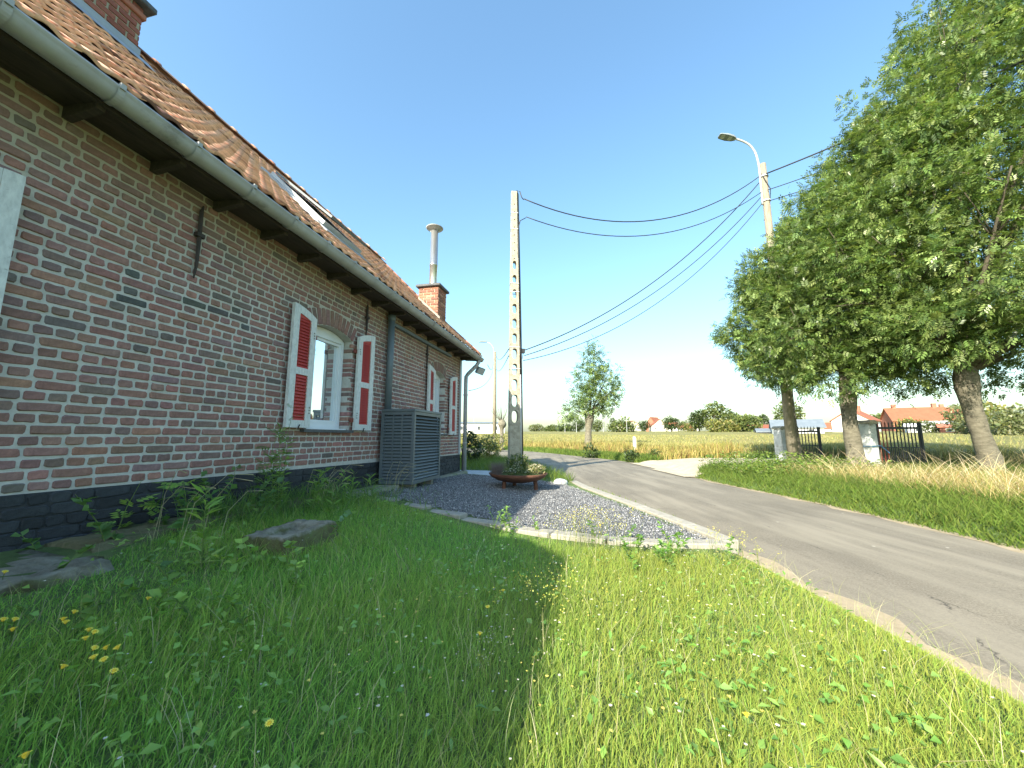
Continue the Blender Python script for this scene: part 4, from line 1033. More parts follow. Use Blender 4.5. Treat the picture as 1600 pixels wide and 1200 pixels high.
x, y = PX+0.0, PY+0.16; tuft_plant('planter_shrub', x, y, 0.26, 0.20, 0.34, 420, 0.075, 0.028, [(0.06,0.10,0.03),(0.12,0.16,0.045),(0.24,0.25,0.10)], [5,4,2], 'dark green leafy shrub, tallest plant in the rusty bowl', 'plant', seed=21)
x, y = PX+0.30, PY+0.0; tuft_plant('planter_flowers', x, y, 0.27, 0.17, 0.17, 380, 0.05, 0.02, [(0.30,0.30,0.13),(0.16,0.2,0.06),(0.4,0.38,0.22)], [4,4,3], 'cream blossoming plant at the sunlit end of the rusty bowl', 'plant', seed=22, flowers=(46, (0.75,0.70,0.55), 0.024))
x, y = PX-0.02, PY-0.14; tuft_plant('planter_groundcover', x, y, 0.26, 0.24, 0.12, 480, 0.04, 0.018, [(0.07,0.11,0.04),(0.14,0.17,0.07)], [5,3], 'low green plant with tiny white flowers filling the rusty bowl', 'plant', seed=23, flowers=(40, (0.62,0.64,0.60), 0.02))
x, y = PX-0.35, PY+0.05; rg = np.random.default_rng(5); dg = empty('planter_grass', (x, y, 0.25), 0, 'wispy pinkish grey dry grass at the left end of the rusty bowl', 'plant')
n = 1500; a = rg.uniform(0, 6.28, n); v = blades(rg.normal(0, 0.04, n), rg.normal(0, 0.04, n), np.zeros(n), rg.uniform(0.12, 0.28, n), np.full(n, 0.0022), rg.uniform(0.2, 0.9, n), colvar(n, (0.20,0.165,0.15), 0.2, rg), rg); link('plumes', npmesh('plumes', v[0], v[1], v[2], v[3], M['dry'], False), dg)

# ------------------------------------------------------------------ concrete lattice pole
PXX, PYY = 0.06, 10.45
cpole = empty('concrete_utility_pole', (PXX, PYY, 0), R(9), 'tall pierced concrete utility pole behind the rusty planter bowl', 'utility pole')
HT = 8.05
def hw_at(z): return 0.165-(0.165-0.085)*z/HT
def ht_at(z): return 0.13-(0.13-0.075)*z/HT
m = MB(); holes = [(1.28+0.435*i, 0.335-0.008*i, 0.088-0.003*i) for i in range(11)]     # bottom, height, half width
NP = 16
def outer_ring(z0, z1):
    pts = []
    per = [(-1,-1),( -0.5,-1),(0,-1),(0.5,-1),(1,-1),(1,-0.5),(1,0),(1,0.5),(1,1),(0.5,1),(0,1),(-0.5,1),(-1,1),(-1,0.5),(-1,0),(-1,-0.5)]
    for (a, b) in per: z = (z0+z1)/2+b*(z1-z0)/2; pts.append((a*hw_at(z), z))
    return pts
def inner_ring(z0, z1, w):
    pts = []; zc = (z0+z1)/2; hh = (z1-z0)/2
    for k_ in range(NP):
        a = -3*math.pi/4+2*math.pi*k_/NP; c, s_ = math.cos(a), math.sin(a)
        x = w*np.sign(c)*abs(c)**0.75; z = zc+hh*np.sign(s_)*abs(s_)**0.75; pts.append((x, z))
    return pts
def solid(z0, z1):
    a, b, c, d_ = hw_at(z0), hw_at(z1), ht_at(z0), ht_at(z1); e = 0.25
    def rg_(w, t, z): return [(-w,-t*(1-e),z),(-w*(1-e*0.6),-t,z),(w*(1-e*0.6),-t,z),(w,-t*(1-e),z),(w,t*(1-e),z),(w*(1-e*0.6),t,z),(-w*(1-e*0.6),t,z),(-w,t*(1-e),z)]
    vs = rg_(a, c, z0)+rg_(b, d_, z1); fs = [(i, (i+1)%8, 8+(i+1)%8, 8+i) for i in range(8)]+[tuple(range(7,-1,-1)), tuple(range(8,16))]
    m.add(vs, fs)
solid(-0.3, holes[0][0]-0.06)
for i, (zb, hh, w) in enumerate(holes):
    z0 = zb-0.06; z1 = (holes[i+1][0]-0.06) if i < 10 else zb+hh+0.08
    O = outer_ring(z0, z1); In = inner_ring(zb, zb+hh, w); vs = []
    for sg in (-1, 1):
        vs += [(x, sg*ht_at(z), z) for x, z in O]; vs += [(x, sg*ht_at(z)*0.999, z) for x, z in In]
    fs = []
    for k_ in range(NP):
        k2 = (k_+1) % NP
        fs += [(k_, k2, NP+k2, NP+k_), (2*NP+k2, 2*NP+k_, 3*NP+k_, 3*NP+k2), (NP+k_, NP+k2, 3*NP+k2, 3*NP+k_), (k2, k_, 2*NP+k_, 2*NP+k2)]
    m.add(vs, fs)
solid(holes[10][0]+holes[10][1]+0.081, HT)
shaft = m.build('shaft', M['concrete_pole'], cpole)
m = MB()
for i in range(8): z = 5.95+0.24*i; m.tube([(0, -ht_at(z)-0.001, z), (0, -ht_at(z)+0.02, z)], 0.018, 8)
m.build('bolt_hole', M['black'], cpole)
for z in (7.35, 6.85, 5.2, 4.95, 3.35, 2.75):
    m = MB(); w, t_ = hw_at(z)+0.008, ht_at(z)+0.008
    m.box(-w, w, -t_, -t_+0.006, z, z+0.022); m.box(-w, w, t_-0.006, t_, z, z+0.022); m.box(-w, -w+0.006, -t_+0.006, t_-0.006, z, z+0.022); m.box(w-0.006, w, -t_+0.006, t_-0.006, z, z+0.022); m.build('steel_band', M['galv'], cpole)
m = MB(); m.tube([(hw_at(0)+0.05, -0.02, 0), (hw_at(4)+0.05, -0.02, 4.0), (hw_at(HT)+0.03, -0.01, HT-0.05), (hw_at(HT)+0.0, -0.0, HT+0.07), (hw_at(HT)+0.09, -0.0, HT+0.05), (hw_at(HT)+0.14, 0, HT-0.12), (hw_at(HT)+0.2, 0, HT-0.2)], [0.036, 0.034, 0.022, 0.016, 0.015, 0.014, 0.014], 8); m.build('riser_cable', M['cable'], cpole, True)
m = MB(); m.tube([(hw_at(0)+0.01, -0.09, 0), (hw_at(2.6)+0.01, -0.085, 2.6)], 0.03, 8); m.build('cable_guard', M['galv'], cpole, True)
m = MB(); m.tube([(hw_at(2)+0.02, -0.06, 2.4), (hw_at(3)+0.06, -0.08, 3.0), (hw_at(4)+0.0, -0.08, 4.0), (hw_at(6)+0.01, -0.06, 6.9), (hw_at(7)+0.08, -0.04, 7.15), (hw_at(7)+0.25, 0, 7.28)], 0.013, 6); m.build('service_cable', M['cable'], cpole, True)
m = MB(); m.box(0.12, 0.30, -0.05, 0.05, 3.22, 3.34); m.tube([(0.13, 0, 3.2), (0.22, -0.06, 3.05), (0.26, 0.0, 3.25), (0.2, 0.05, 3.4)], 0.012, 6); m.build('cable_clamp', M['cable'], cpole)

# ------------------------------------------------------------------ lamp pole across the lane
LPX, LPY = 8.62, 12.05
lp = empty('street_lamp', (LPX, LPY, 0), 0, 'wooden pole with curved arm and flat street lamp among the ash trees', 'street lamp')
m = MB(); m.tube([(0.06, 0, -0.2), (0.02, 0, 5), (0.0, 0, 10.2)], [0.15, 0.125, 0.10], 14); m.build('pole', M['wood_pole'], lp, True)
pts = [(-0.13, 0, 8.7), (-0.13, 0, 9.9), (-0.15, 0, 10.3), (-0.22, 0, 10.65), (-0.38, 0, 10.92), (-0.62, 0, 11.08), (-0.88, 0, 11.17)]
m = MB(); m.tube([tuple(p) for p in catmull(pts, 5)], 0.034, 10); m.build('arm', M['galv'], lp, True)
m = MB(); vs = []
for x, w, t_ in ((-0.85, 0.06, 0.04), (-0.95, 0.11, 0.06), (-1.15, 0.14, 0.055), (-1.38, 0.12, 0.03), (-1.42, 0.09, 0.02)):
    z = 11.16+(-0.85-x)*0.22; vs += [(x, -w, z-t_*0.4), (x, w, z-t_*0.4), (x, w*0.85, z+t_), (x, -w*0.85, z+t_)]
fs = [(i*4+k_, i*4+(k_+1)%4, i*4+4+(k_+1)%4, i*4+4+k_) for i in range(4) for k_ in range(4)]+[(3,2,1,0), (16,17,18,19)]
m.add(vs, fs); lh = m.build('lamp_head', M['grey_box'], lp)
m = MB(); m.add([(-1.0, -0.09, 11.16+0.033-0.026), (-1.36, -0.09, 11.16+0.112-0.014), (-1.36, 0.09, 11.16+0.112-0.014), (-1.0, 0.09, 11.16+0.033-0.026)], [(0,1,2,3)]); m.build('lens', M['zinc_light'], lp)
m = MB()
for z in (8.8, 9.7): m.tube([(0, 0, z), (0, 0, z+0.04)], 0.14, 12)
m.build('clamp_band', M['galv'], lp)
m = MB(); m.tube([(-0.11, -0.06, 9.8), (-0.05, -0.13, 9.5), (0.1, -0.12, 9.2), (0.14, 0, 8.9), (0.12, 0.1, 8.6), (-0.05, 0.12, 8.2)], 0.014, 6); m.build('loose_cable', M['cable'], lp, True)

# ------------------------------------------------------------------ far wooden lamp pole on the left
fp = empty('far_street_lamp', (-1.72, 38, gz(-1.72, 38)), 0, 'distant wooden pole with street lamp between house corner and concrete pole', 'street lamp')
m = MB(); m.tube([(0, 0, -0.3), (0, 0, 9.2)], [0.2, 0.14], 10); m.build('pole', M['wood_pole'], fp, True)
m = MB(); m.tube([(-0.1, 0, 8.6), (-0.15, 0, 9.6), (-0.45, 0, 10.05), (-0.9, 0, 10.25)], 0.035, 6); m.build('arm', M['galv'], fp, True)
m = MB(); m.box(-1.6, -0.85, -0.14, 0.14, 10.2, 10.3); m.build('lamp_head', M['grey_box'], fp)

# ------------------------------------------------------------------ overhead cables
def cable(name, a, b, sag, label, r=0.012, group='overhead cables', n=26):
    a, b = Vector(a), Vector(b); pts = []
    for i in range(n+1):
        t = i/n; p = a.lerp(b, t); p.z -= sag*4*t*(1-t); pts.append(p)
    m = MB(); m.tube(pts, r, 6); o = m.build(name, M['cable'], None, True); return prop(o, label, 'cable', group)
A = Vector((PXX, PYY, 0)); B = Vector((LPX, LPY, 0)); Fp = Vector((-1.72, 38, gz(-1.72, 38)))
cable('overhead_cable', A+Vector((0.29, 0, 7.85)), B+Vector((-0.14, 0, 9.75)), 1.15, 'uppermost sagging cable from the concrete pole top to the lamp pole', 0.016)
cable('overhead_cable', A+Vector((0.35, 0, 7.28)), B+Vector((-0.14, -0.03, 9.15)), 1.05, 'second sagging cable, leaving the concrete pole just below its top', 0.013)
cable('overhead_cable', A+Vector((0.30, 0, 3.30)), B+Vector((-0.14, 0.02, 9.55)), 0.75, 'highest of three cables rising from the middle of the concrete pole', 0.016)
cable('overhead_cable', A+Vector((0.28, 0, 3.14)), B+Vector((-0.14, 0.02, 9.0)), 0.75, 'middle one of three cables rising from the concrete pole', 0.013)
cable('overhead_cable', A+Vector((0.25, 0, 3.0)), B+Vector((-0.14, 0.02, 8.75)), 0.95, 'lowest of three cables rising from the concrete pole', 0.011)
cable('overhead_cable', A+Vector((-0.15, 0, 3.33)), Fp+Vector((0.1, 0, 8.9)), 0.4, 'upper cable from the concrete pole back to the distant wooden pole', 0.013)
cable('overhead_cable', A+Vector((-0.15, 0, 3.14)), Fp+Vector((0.1, 0, 7.6)), 0.4, 'lower cable from the concrete pole back to the distant wooden pole', 0.011)
C1 = Vector((*xy_of(8.84, 0.16), 2.02)); C2 = Vector((*xy_of(8.9, 0.5), 2.64))
cable('overhead_cable', C1, Fp+Vector((-0.1, 0, 7.6)), 0.5, 'thin service cable from the house downpipe to the distant wooden pole', 0.009)
cable('overhead_cable', C2+Vector((0.1, 0.2, 0.05)), Fp+Vector((-0.1, 0, 8.5)), 0.5, 'thin service cable from the gutter end to the distant wooden pole', 0.009)
E2 = Vector((14.2, 4.2, 0))
cable('overhead_cable', B+Vector((0, -0.13, 9.75)), E2+Vector((0, 0, 9.6)), 0.25, 'thick cable running from the lamp pole into the ash crowns', 0.022)
cable('overhead_cable', B+Vector((0, -0.13, 9.15)), E2+Vector((0, 0, 8.9)), 0.3, 'thinner upper cable from the lamp pole into the leaves', 0.013)
cable('overhead_cable', B+Vector((0, -0.13, 8.75)), E2+Vector((0, 0, 8.4)), 0.3, 'thinner lower cable from the lamp pole into the leaves', 0.012)

# ------------------------------------------------------------------ gate pillars and gates
def pillar(x, y, rz, h, label):
    p = empty('gate_pillar', (x, y, gz(x, y)-0.05), rz, label, 'pillar', 'gate pillars')
    m = MB(); m.cbox(-0.13, 0.13, -0.15, 0.15, 0, h, 0.02); m.build('shaft', M['pillar_white'], p)
    m = MB(); m.prism([(-0.155, h), (0.155, h), (0.155, h+0.03), (0.08, h+0.10), (-0.08, h+0.10), (-0.155, h+0.03)], -0.175, 0.175); m.build('cap', M['concrete_pole'], p); return p
pillar(9.2, 13.3, R(15), 1.12, 'weathered white gate pillar left of the lamp pole')
p2 = pillar(9.92, 10.8, R(15), 1.22, 'weathered white gate pillar behind the middle ash trunk')
m = MB(); m.tube([(0.18, -0.18, 0.62), (-0.18, -0.18, 0.60), (-0.18, 0.18, 0.6), (0.18, 0.18, 0.63), (0.19, -0.17, 0.61), (0.26, -0.3, 0.42)], 0.012, 5); m.build('blue_rope', surf('rope', (0.03,0.12,0.25), (0.05,0.18,0.32), 20, 0.7, 0), p2)
def gate(x, y, rz, w, h, n, label, lower=True):
    g = empty('iron_gate', (x, y, gz(x, y)), rz, label, 'gate', 'iron gates')
    bm = MB(); bm.box(-0.01, 0.01, -0.01, 0.01, 0.06, h-0.02); bm.add([(-0.018,-0.008,h-0.02),(0.018,-0.008,h-0.02),(0.018,0.008,h-0.02),(-0.018,0.008,h-0.02),(0,0,h+0.06)], [(0,1,4),(1,2,4),(2,3,4),(3,0,4),(3,2,1,0)])
    me = bm.mesh('bar', M['black_iron']); mr = bm.mesh('bar', M['red_iron'])
    for i in range(n): link('bar', mr if i < 3 else me, g, (0.06+(w-0.12)*i/(n-1), 0, 0))
    for xx in (0, w): m = MB(); m.box(xx-0.025, xx+0.025, -0.025, 0.025, 0.0, h+0.03); m.build('stile', M['black_iron'], g)
    m = MB()
    for z, t_ in ((0.08, 0.012), (0.52, 0.012), (h-0.13, 0.03), ): m.box(0.026, w-0.026, -0.016, 0.016, z-t_, z+t_)
    m.build('rail', M['black_iron'], g)
    if lower:
        sm = MB(); sm.box(-0.006, 0.006, -0.006, 0.006, 0.06, 0.52); me2 = sm.mesh('short_bar', M['black_iron'])
        for i in range(n-1): link('short_bar', me2, g, (0.06+(w-0.12)*(i+0.5)/(n-1), 0, 0))
    return g
gate(9.38, 13.35, R(2), 1.25, 1.12, 11, 'black iron gate leaf standing open behind the lamp pole')
gate(10.12, 10.75, R(-4), 1.15, 1.18, 12, 'black and red iron gate leaf open beside the middle ash trunk')

# ------------------------------------------------------------------ trees
def crown_points(lumps, n, rng, inner=0.5):
    """points near the outsides of overlapping lumps, with their outward directions"""
    C = np.array([l[:3] for l in lumps]); Rr = np.array([l[3:6] for l in lumps])
    wts = (Rr[:,0]*Rr[:,1]*Rr[:,2])**(2/3); k = rng.choice(len(lumps), int(n*1.9), p=wts/wts.sum())
    d = unit(rng.normal(0, 1, (len(k), 3))); f = 1.08-0.5*rng.random(len(k))**1.8
    ph = rng.uniform(0, 6.28, (len(lumps), 3))
    wob = 1+0.13*np.sin(3.1*d[:,0]*2+ph[k,0])*np.sin(2.7*d[:,2]*2+ph[k,1])+0.10*np.sin(6*d[:,1]+ph[k,2])
    P = C[k]+d*Rr[k]*(f*wob)[:, None]
    inside = np.zeros(len(P), int)
    for j in range(len(lumps)):
        e = (((P-C[j])/Rr[j])**2).sum(1); inside += (e < inner**2)
    keep = inside == 0
    P, d = P[keep][:n], d[keep][:n]; return P, d
def ash_tree(name, x, y, trunk, lumps, nspr, per, label, seed, pal, wts, bark, leafL=0.20, limbs=True, pairs=3, spread=0.16, lw=0.38, group=None):
    rng = np.random.default_rng(seed); z0 = gz(x, y); t = empty(name, (x, y, z0), 0, label, 'tree', group)
    m = MB(); pts = [tuple(p[:3]) for p in trunk]; rs = [p[3] for p in trunk]
    cp_ = catmull(trunk, 4); m.tube([tuple(p[:3]) for p in cp_], [float(p[3])*(1+0.05*rng.normal()) for p in cp_], 14)
    tr = m.build('trunk', bark, t, True)
    tp = Vector(pts[-1])
    if limbs:
        for L_ in lumps[::2]:
            c = Vector(L_[:3]); mid = tp.lerp(c, 0.5)+Vector((rng.normal(0, 0.12), rng.normal(0, 0.12), 0.1*abs(c.z-tp.z)*0.3-0.05))
            st = tp-Vector((0, 0, 0.25)) if c.z < tp.z+2.5 else tp
            r0 = rs[-1]*rng.uniform(0.28, 0.45); m = MB(); q = catmull([tuple(st)+(r0,), tuple(mid)+(r0*0.6,), tuple(c)+(r0*0.25,)], 5)
            m.tube([tuple(p[:3]) for p in q], [float(p[3]) for p in q], 7)
            for _ in range(4):
                e = c+Vector((rng.normal(0, 1), rng.normal(0, 1), rng.normal(0, 0.7))).normalized()*L_[3]*0.85; s_ = mid.lerp(c, rng.uniform(0.2, 1.0)); m.tube([s_, s_.lerp(e, 0.5)+Vector((0, 0, 0.06)), e], [r0*0.3, r0*0.18, 0.008], 5)
            m.build('limb', M['bark_dark'], t, True)
    P, d = crown_points(lumps, nspr, rng)
    Pn = np.repeat(P, per, 0); dn = np.repeat(d, per, 0); n = len(Pn)
    D = dn*0.55+unit(rng.normal(0, 1, (n, 3)))*0.85; D[:, 2] -= 0.12
    Pn = Pn+rng.normal(0, spread, (n, 3))*0.6
    cl = choose_cols(n, pal, wts, 0.22, rng); cl *= np.repeat(rng.uniform(0.7, 1.25, (len(P), 1)), per, 0)
    v = ash_leaves(Pn, D, rng.uniform(0.75, 1.25, n)*leafL, cl, rng, pairs, lw)
    link('crown', npmesh('crown', v[0], v[1], None, v[3], M['leaf'], False), t); return t
PAL = [(0.105,0.165,0.045), (0.16,0.235,0.065), (0.245,0.315,0.105), (0.05,0.09,0.028)]; WT = [4, 5, 3, 1.5]
# lumps: x,y,z offsets and radii
def column(rng, r, z0, z1, n, sx=0.0, sy=0.0):
    L_ = []
    for i in range(n):
        f = (i+0.5)/n; z = z0+(z1-z0)*f; prof = math.sin(math.pi*min(1, max(0.12, 0.25+0.68*f)))**0.6
        a = i*2.4+rng.uniform(-0.4, 0.4); rr = r*prof*rng.uniform(0.5, 0.86); q = r*rng.uniform(0.27, 0.44)*(0.6+0.4*prof)
        L_.append((rr*math.cos(a)+sx*f, rr*math.sin(a)+sy*f, z+rng.uniform(-0.3, 0.3), q*1.15, q*1.15, q*rng.uniform(0.55, 0.8)))
    return L_
rg = np.random.default_rng(31)
l1 = column(rg, 1.8, 3.0, 7.7, 26, 1.1)+[(-1.0, -0.3, 3.4, 0.6, 0.6, 0.5), (1.2, 0, 8.2, 0.8, 0.8, 0.8), (-0.8, -0.4, 2.75, 0.4, 0.35, 0.28), (-1.15, -0.1, 4.5, 0.65, 0.6, 0.6), (-0.85, 0, 5.6, 0.6, 0.6, 0.6)]
ash_tree('ash_tree', 8.95, 12.3, [(0, 0, -0.2, 0.26), (0.0, 0, 0.3, 0.175), (-0.03, 0, 1.5, 0.135), (-0.06, 0, 2.9, 0.15), (0.1, 0, 4.6, 0.11)], l1, 2300, 8, 'leafy ash tree beside the lamp pole, leftmost of three along the lane', 41, PAL, WT, M['bark_ash'], group='ash trees along the lane')
l2 = column(rg, 2.3, 2.7, 9.7, 38, 2.1)+[(0.8, -0.7, 2.35, 0.9, 0.8, 0.45), (-0.9, -0.6, 2.4, 0.8, 0.7, 0.45), (0.1, -1.2, 3.0, 0.9, 0.8, 0.6), (2.6, 0, 9.9, 0.9, 0.9, 0.9)]
ash_tree('ash_tree', 8.85, 10.05, [(0.02, 0, -0.2, 0.30), (0, 0, 0.3, 0.21), (-0.05, 0, 1.2, 0.165), (0.0, 0, 2.0, 0.18), (0.02, 0, 2.6, 0.15)], l2, 3300, 8, 'leafy ash tree with thick dark trunk between the two gate leaves', 42, PAL, WT, M['bark_ash'], group='ash trees along the lane')
l3 = column(rg, 2.9, 2.8, 12.3, 54, 2.5)+[(-1.4, -0.8, 3.0, 1.1, 1.0, 0.6), (1.2, -0.9, 2.9, 1.1, 1.0, 0.6), (-0.4, -1.6, 3.9, 1.1, 1.0, 0.8), (1.8, 0.5, 2.6, 1.0, 1.0, 0.6), (-2.0, 0.3, 4.3, 1.0, 1.0, 0.8), (2.7, 0, 12.3, 1.1, 1.1, 1.1)]
ash_tree('ash_tree', 10.4, 8.55, [(0.12, 0, -0.2, 0.29), (0.08, 0, 0.2, 0.20), (-0.06, 0, 0.9, 0.155), (-0.15, 0, 1.5, 0.165), (-0.18, 0, 2.0, 0.21), (-0.15, 0, 2.5, 0.16)], l3, 5000, 8, 'largest ash tree with pale scarred trunk at the right edge', 43, PAL, WT, M['bark_ash'], group='ash trees along the lane')
# young pollard tree beyond the lane
l4 = [(0.3, 0, 3.2, 1.1, 1.0, 0.9), (0.9, 0, 3.9, 1.0, 1.0, 0.9), (0.2, 0.3, 4.6, 0.95, 0.9, 0.9), (0.55, 0, 5.5, 0.75, 0.75, 0.9), (1.35, 0.2, 4.6, 0.7, 0.7, 0.8), (0.4, 0, 6.3, 0.5, 0.5, 0.7), (-0.75, 0, 2.5, 0.75, 0.6, 0.45), (-1.25, 0, 2.2, 0.5, 0.5, 0.4), (1.2, 0, 2.9, 0.75, 0.7, 0.6), (-0.4, -0.2, 3.6, 0.6, 0.6, 0.7), (1.6, 0, 3.7, 0.55, 0.55, 0.5)]
ash_tree('young_tree', 4.75, 24.2, [(0, 0, -0.2, 0.30), (0, 0, 0.5, 0.22), (0.05, 0, 1.5, 0.21), (0.12, 0, 2.0, 0.30), (0.1, 0, 2.3, 0.18)], l4, 620, 4, 'young pollarded tree standing alone in the field margin', 44, PAL, WT, M['bark_ash'], leafL=0.30, pairs=2, spread=0.2, lw=0.5)
# bare pollard willow by the far pole
pw = empty('pollard_willow', (-0.82, 30, gz(-0.82, 30)), 0, 'small bare pollard willow with knobbly head left of the concrete pole', 'tree')
m = MB(); q = catmull([(0, 0, -0.2, 0.22), (0.05, 0, 0.8, 0.17), (0.02, 0, 1.6, 0.17), (0.05, 0, 1.95, 0.33), (0.05, 0, 2.2, 0.26), (0.05, 0, 2.38, 0.1)], 4); m.tube([tuple(p[:3]) for p in q], [float(p[3]) for p in q], 10); m.build('trunk', M['bark_ash'], pw, True)
m = MB()
for i in range(26):
    a = random.uniform(0, 6.28); e = random.uniform(0.5, 1.0); L_ = random.uniform(1.0, 2.6); m.tube([(0.05, 0, 2.1), (0.05+0.5*L_*(1-e)*math.cos(a)+0.2*math.cos(a), 0.4*L_*(1-e)*math.sin(a), 2.1+0.5*L_*e), (0.05+L_*(1-e)*math.cos(a)+0.3*math.cos(a), L_*(1-e)*math.sin(a), 2.1+L_*e)], [0.014, 0.010, 0.005], 4)
m.build('shoots', M['bark_dark'], pw)

# distant trees, bushes: clumps of leaf faces round a trunk
def far_tree(name, b, dist, w, h, label, seed, pal, n=1500, shape='round', trunk=True, group='distant trees', cat='tree', base=0.15, leafs=None):
    rng = np.random.default_rng(seed); x, y = b*dist, dist; t = empty(name, (x, y, gz(x, y)), 0, label, cat, group)
    zb = h*base; lm = []
    nl = 9
    for i in range(nl):
        f = rng.uniform(0, 1); a = rng.uniform(0, 6.28)
        if shape == 'round': pr = math.sqrt(max(0.05, 1-(2*f-1)**2))
        elif shape == 'cone': pr = 1.05-f*0.95
        else: pr = 0.9 if f < 0.8 else 0.6
        rr = w/2*pr*rng.uniform(0.25, 0.62); q = w*0.5*rng.uniform(0.36, 0.55)*(0.55+0.45*pr); qz = min(q, (h-zb)*0.34)
        lm.append((rr*math.cos(a), rr*math.sin(a), zb+qz*0.7+(h-zb-1.55*qz)*f, q, q, qz))
    lm.append((0, 0, zb+(h-zb)*0.45, w*0.28, w*0.28, (h-zb)*0.36))
    P, d = crown_points(lm, n, rng, 0.45); n2 = len(P); D = d*0.7+unit(rng.normal(0, 1, (n2, 3)))*0.8
    ls = leafs or w*0.085
    c = choose_cols(n2, pal, [1]*len(pal), 0.25, rng)
    v = leaves(P, D, rng.uniform(0.6, 1.3, n2)*ls, rng.uniform(0.5, 1.0, n2)*ls*0.8, c, rng, 0.15)
    link('crown', npmesh('crown', v[0], None, v[2], v[3], M['leaf'], False), t)
    if trunk:
        m = MB(); m.tube([(0, 0, -0.5), (0.02*w, 0, zb+0.2*h), (0, 0, h*0.6)], [0.035*w, 0.025*w, 0.01*w], 7)
        for i in range(5): L_ = lm[i]; m.tube([(0, 0, zb+0.15*h), L_[:3]], [0.015*w, 0.005*w], 5)
        m.build('trunk', M['bark_dark'], t, True)
    return t
DK = [(0.05,0.08,0.022), (0.08,0.115,0.03), (0.06,0.09,0.035)]; MG = [(0.085,0.12,0.03), (0.12,0.155,0.045), (0.16,0.19,0.06)]; PG = [(0.17,0.19,0.085), (0.22,0.24,0.12), (0.14,0.165,0.065)]; YG = [(0.2,0.21,0.06), (0.14,0.17,0.045), (0.27,0.25,0.08)]
def bb(px): return (px-800)/606.0
FT = [  # bearing px, distance, width, height, palette, shape, label
 (1093, 170, 12, 9, DK, 'round', 'dark round tree left of the tallest tree in the distant row'),
 (1119, 165, 15, 12.2, MG, 'round', 'tallest pale green tree in the distant row beyond the field'),
 (1147, 190, 11, 9.5, DK, 'round', 'dark tree just right of the tallest distant tree'),
 (1130, 140, 13, 5.0, YG, 'bush', 'broad yellow green bush in front of the tallest distant tree'),
 (1160, 150, 15, 6.5, MG, 'bush', 'wide bushy tree right of the broad yellow green bush'),
 (1177, 200, 11, 9, MG, 'round', 'rounded tree near the right end of the distant row'),
 (1195, 230, 12, 9.5, DK, 'round', 'last dark tree of the distant row before the gate pillar'),
 (1163, 240, 7, 11, DK, 'cone', 'slim pointed tree peeping above the distant row'),
 (1050, 230, 13, 9.5, DK, 'round', 'dark tree right of the distant gabled house'),
 (1067, 250, 9, 6.5, MG, 'bush', 'smaller rounded tree in the gap of the distant row'),
 (1080, 230, 10, 6, YG, 'bush', 'low yellowish bush left of the distant tree row'),
 (1008, 240, 9, 7, DK, 'round', 'dark round tree left of the distant gabled house'),
 (972, 190, 15, 6.8, MG, 'bush', 'wide dark green bushes right of the young pollard tree'),
 (958, 220, 6, 9, DK, 'cone', 'conical tree behind the wide bushes'),
 (905, 210, 9, 7, DK, 'round', 'bluish dark tree behind the young pollard trunk'),
 (933, 230, 10, 7.5, MG, 'round', 'round tree just right of the young pollard trunk'),
 (888, 270, 16, 5.0, DK, 'bush', 'low far hedge left of the young pollard tree'),
 (862, 300, 15, 5.2, MG, 'bush', 'far bush in the middle between the two poles of the left'),
 (838, 310, 15, 6.0, PG, 'bush', 'greyish far bush just right of the concrete pole'),
 (1233, 125, 11.5, 10.5, MG, 'round', 'round tree seen behind the lamp pole and grey barn roof'),
 (1385, 210, 16, 8.5, MG, 'round', 'green tree in the far wood seen over the gate'),
 (1412, 220, 18, 10, MG, 'round', 'second green tree in the far wood, nearer the red roofs'),
 (1362, 230, 14, 8.5, PG, 'round', 'paler tree at the left end of the far wood'),
 (1423, 88, 7.0, 3.0, YG, 'bush', 'green garden bush left of the red roofed house'),
 (1455, 70, 3.4, 2.4, MG, 'bush', 'small round shrub before the white garden shed'),
 (1505, 62, 6.0, 4.8, PG, 'round', 'pale willowy shrub beside the large ash trunk'),
 (1562, 46, 6.0, 4.6, YG, 'round', 'sunny yellow green tree right of the large ash trunk'),
 (1590, 40, 4.8, 3.2, PG, 'bush', 'greyish hedge at the right edge beyond the field'),
 (1545, 50, 6.0, 2.4, PG, 'bush', 'low grey hedge right of the large ash trunk'),
]
for i, (p_, ds, w, h, pal, shp, lab) in enumerate(FT):
    far_tree('distant_tree' if shp != 'bush' else 'distant_bush', bb(p_), ds, w, h, lab, 100+i, pal, 1100, shp, trunk=shp != 'bush', base=0.18 if shp != 'bush' else 0.0, cat='tree' if shp != 'bush' else 'bush', group='distant trees' if shp != 'bush' else 'distant bushes')
# roadside bush by the house corner and docks in the margins
far_tree('roadside_bush', -0.105, 13.0, 1.0, 1.1, 'dark green bush by the house corner', 301, DK, 900, 'bush', False, 'roadside bushes', 'bush', 0.0, 0.11)
far_tree('roadside_bush', -0.062, 15.0, 1.3, 0.95, 'sunlit yellow green bush between house corner and poles', 302, YG, 900, 'bush', False, 'roadside bushes', 'bush', 0.0, 0.11)
far_tree('roadside_bush', -0.035, 26.5, 1.9, 1.3, 'bush at the foot of the distant wooden pole', 303, YG, 600, 'bush', False, 'roadside bushes', 'bush', 0.0, 0.16)
far_tree('verge_bush', bb(985), 15.6, 0.75, 0.5, 'dark leafy dock at the lane edge below the white post', 304, DK, 260, 'bush', False, 'verge bushes', 'bush', 0.0, 0.13)
far_tree('verge_bush', bb(922), 18.8, 1.0, 0.75, 'dark leafy bush at the foot of the young pollard tree', 305, DK, 260, 'bush', False, 'verge bushes', 'bush', 0.0, 0.14)
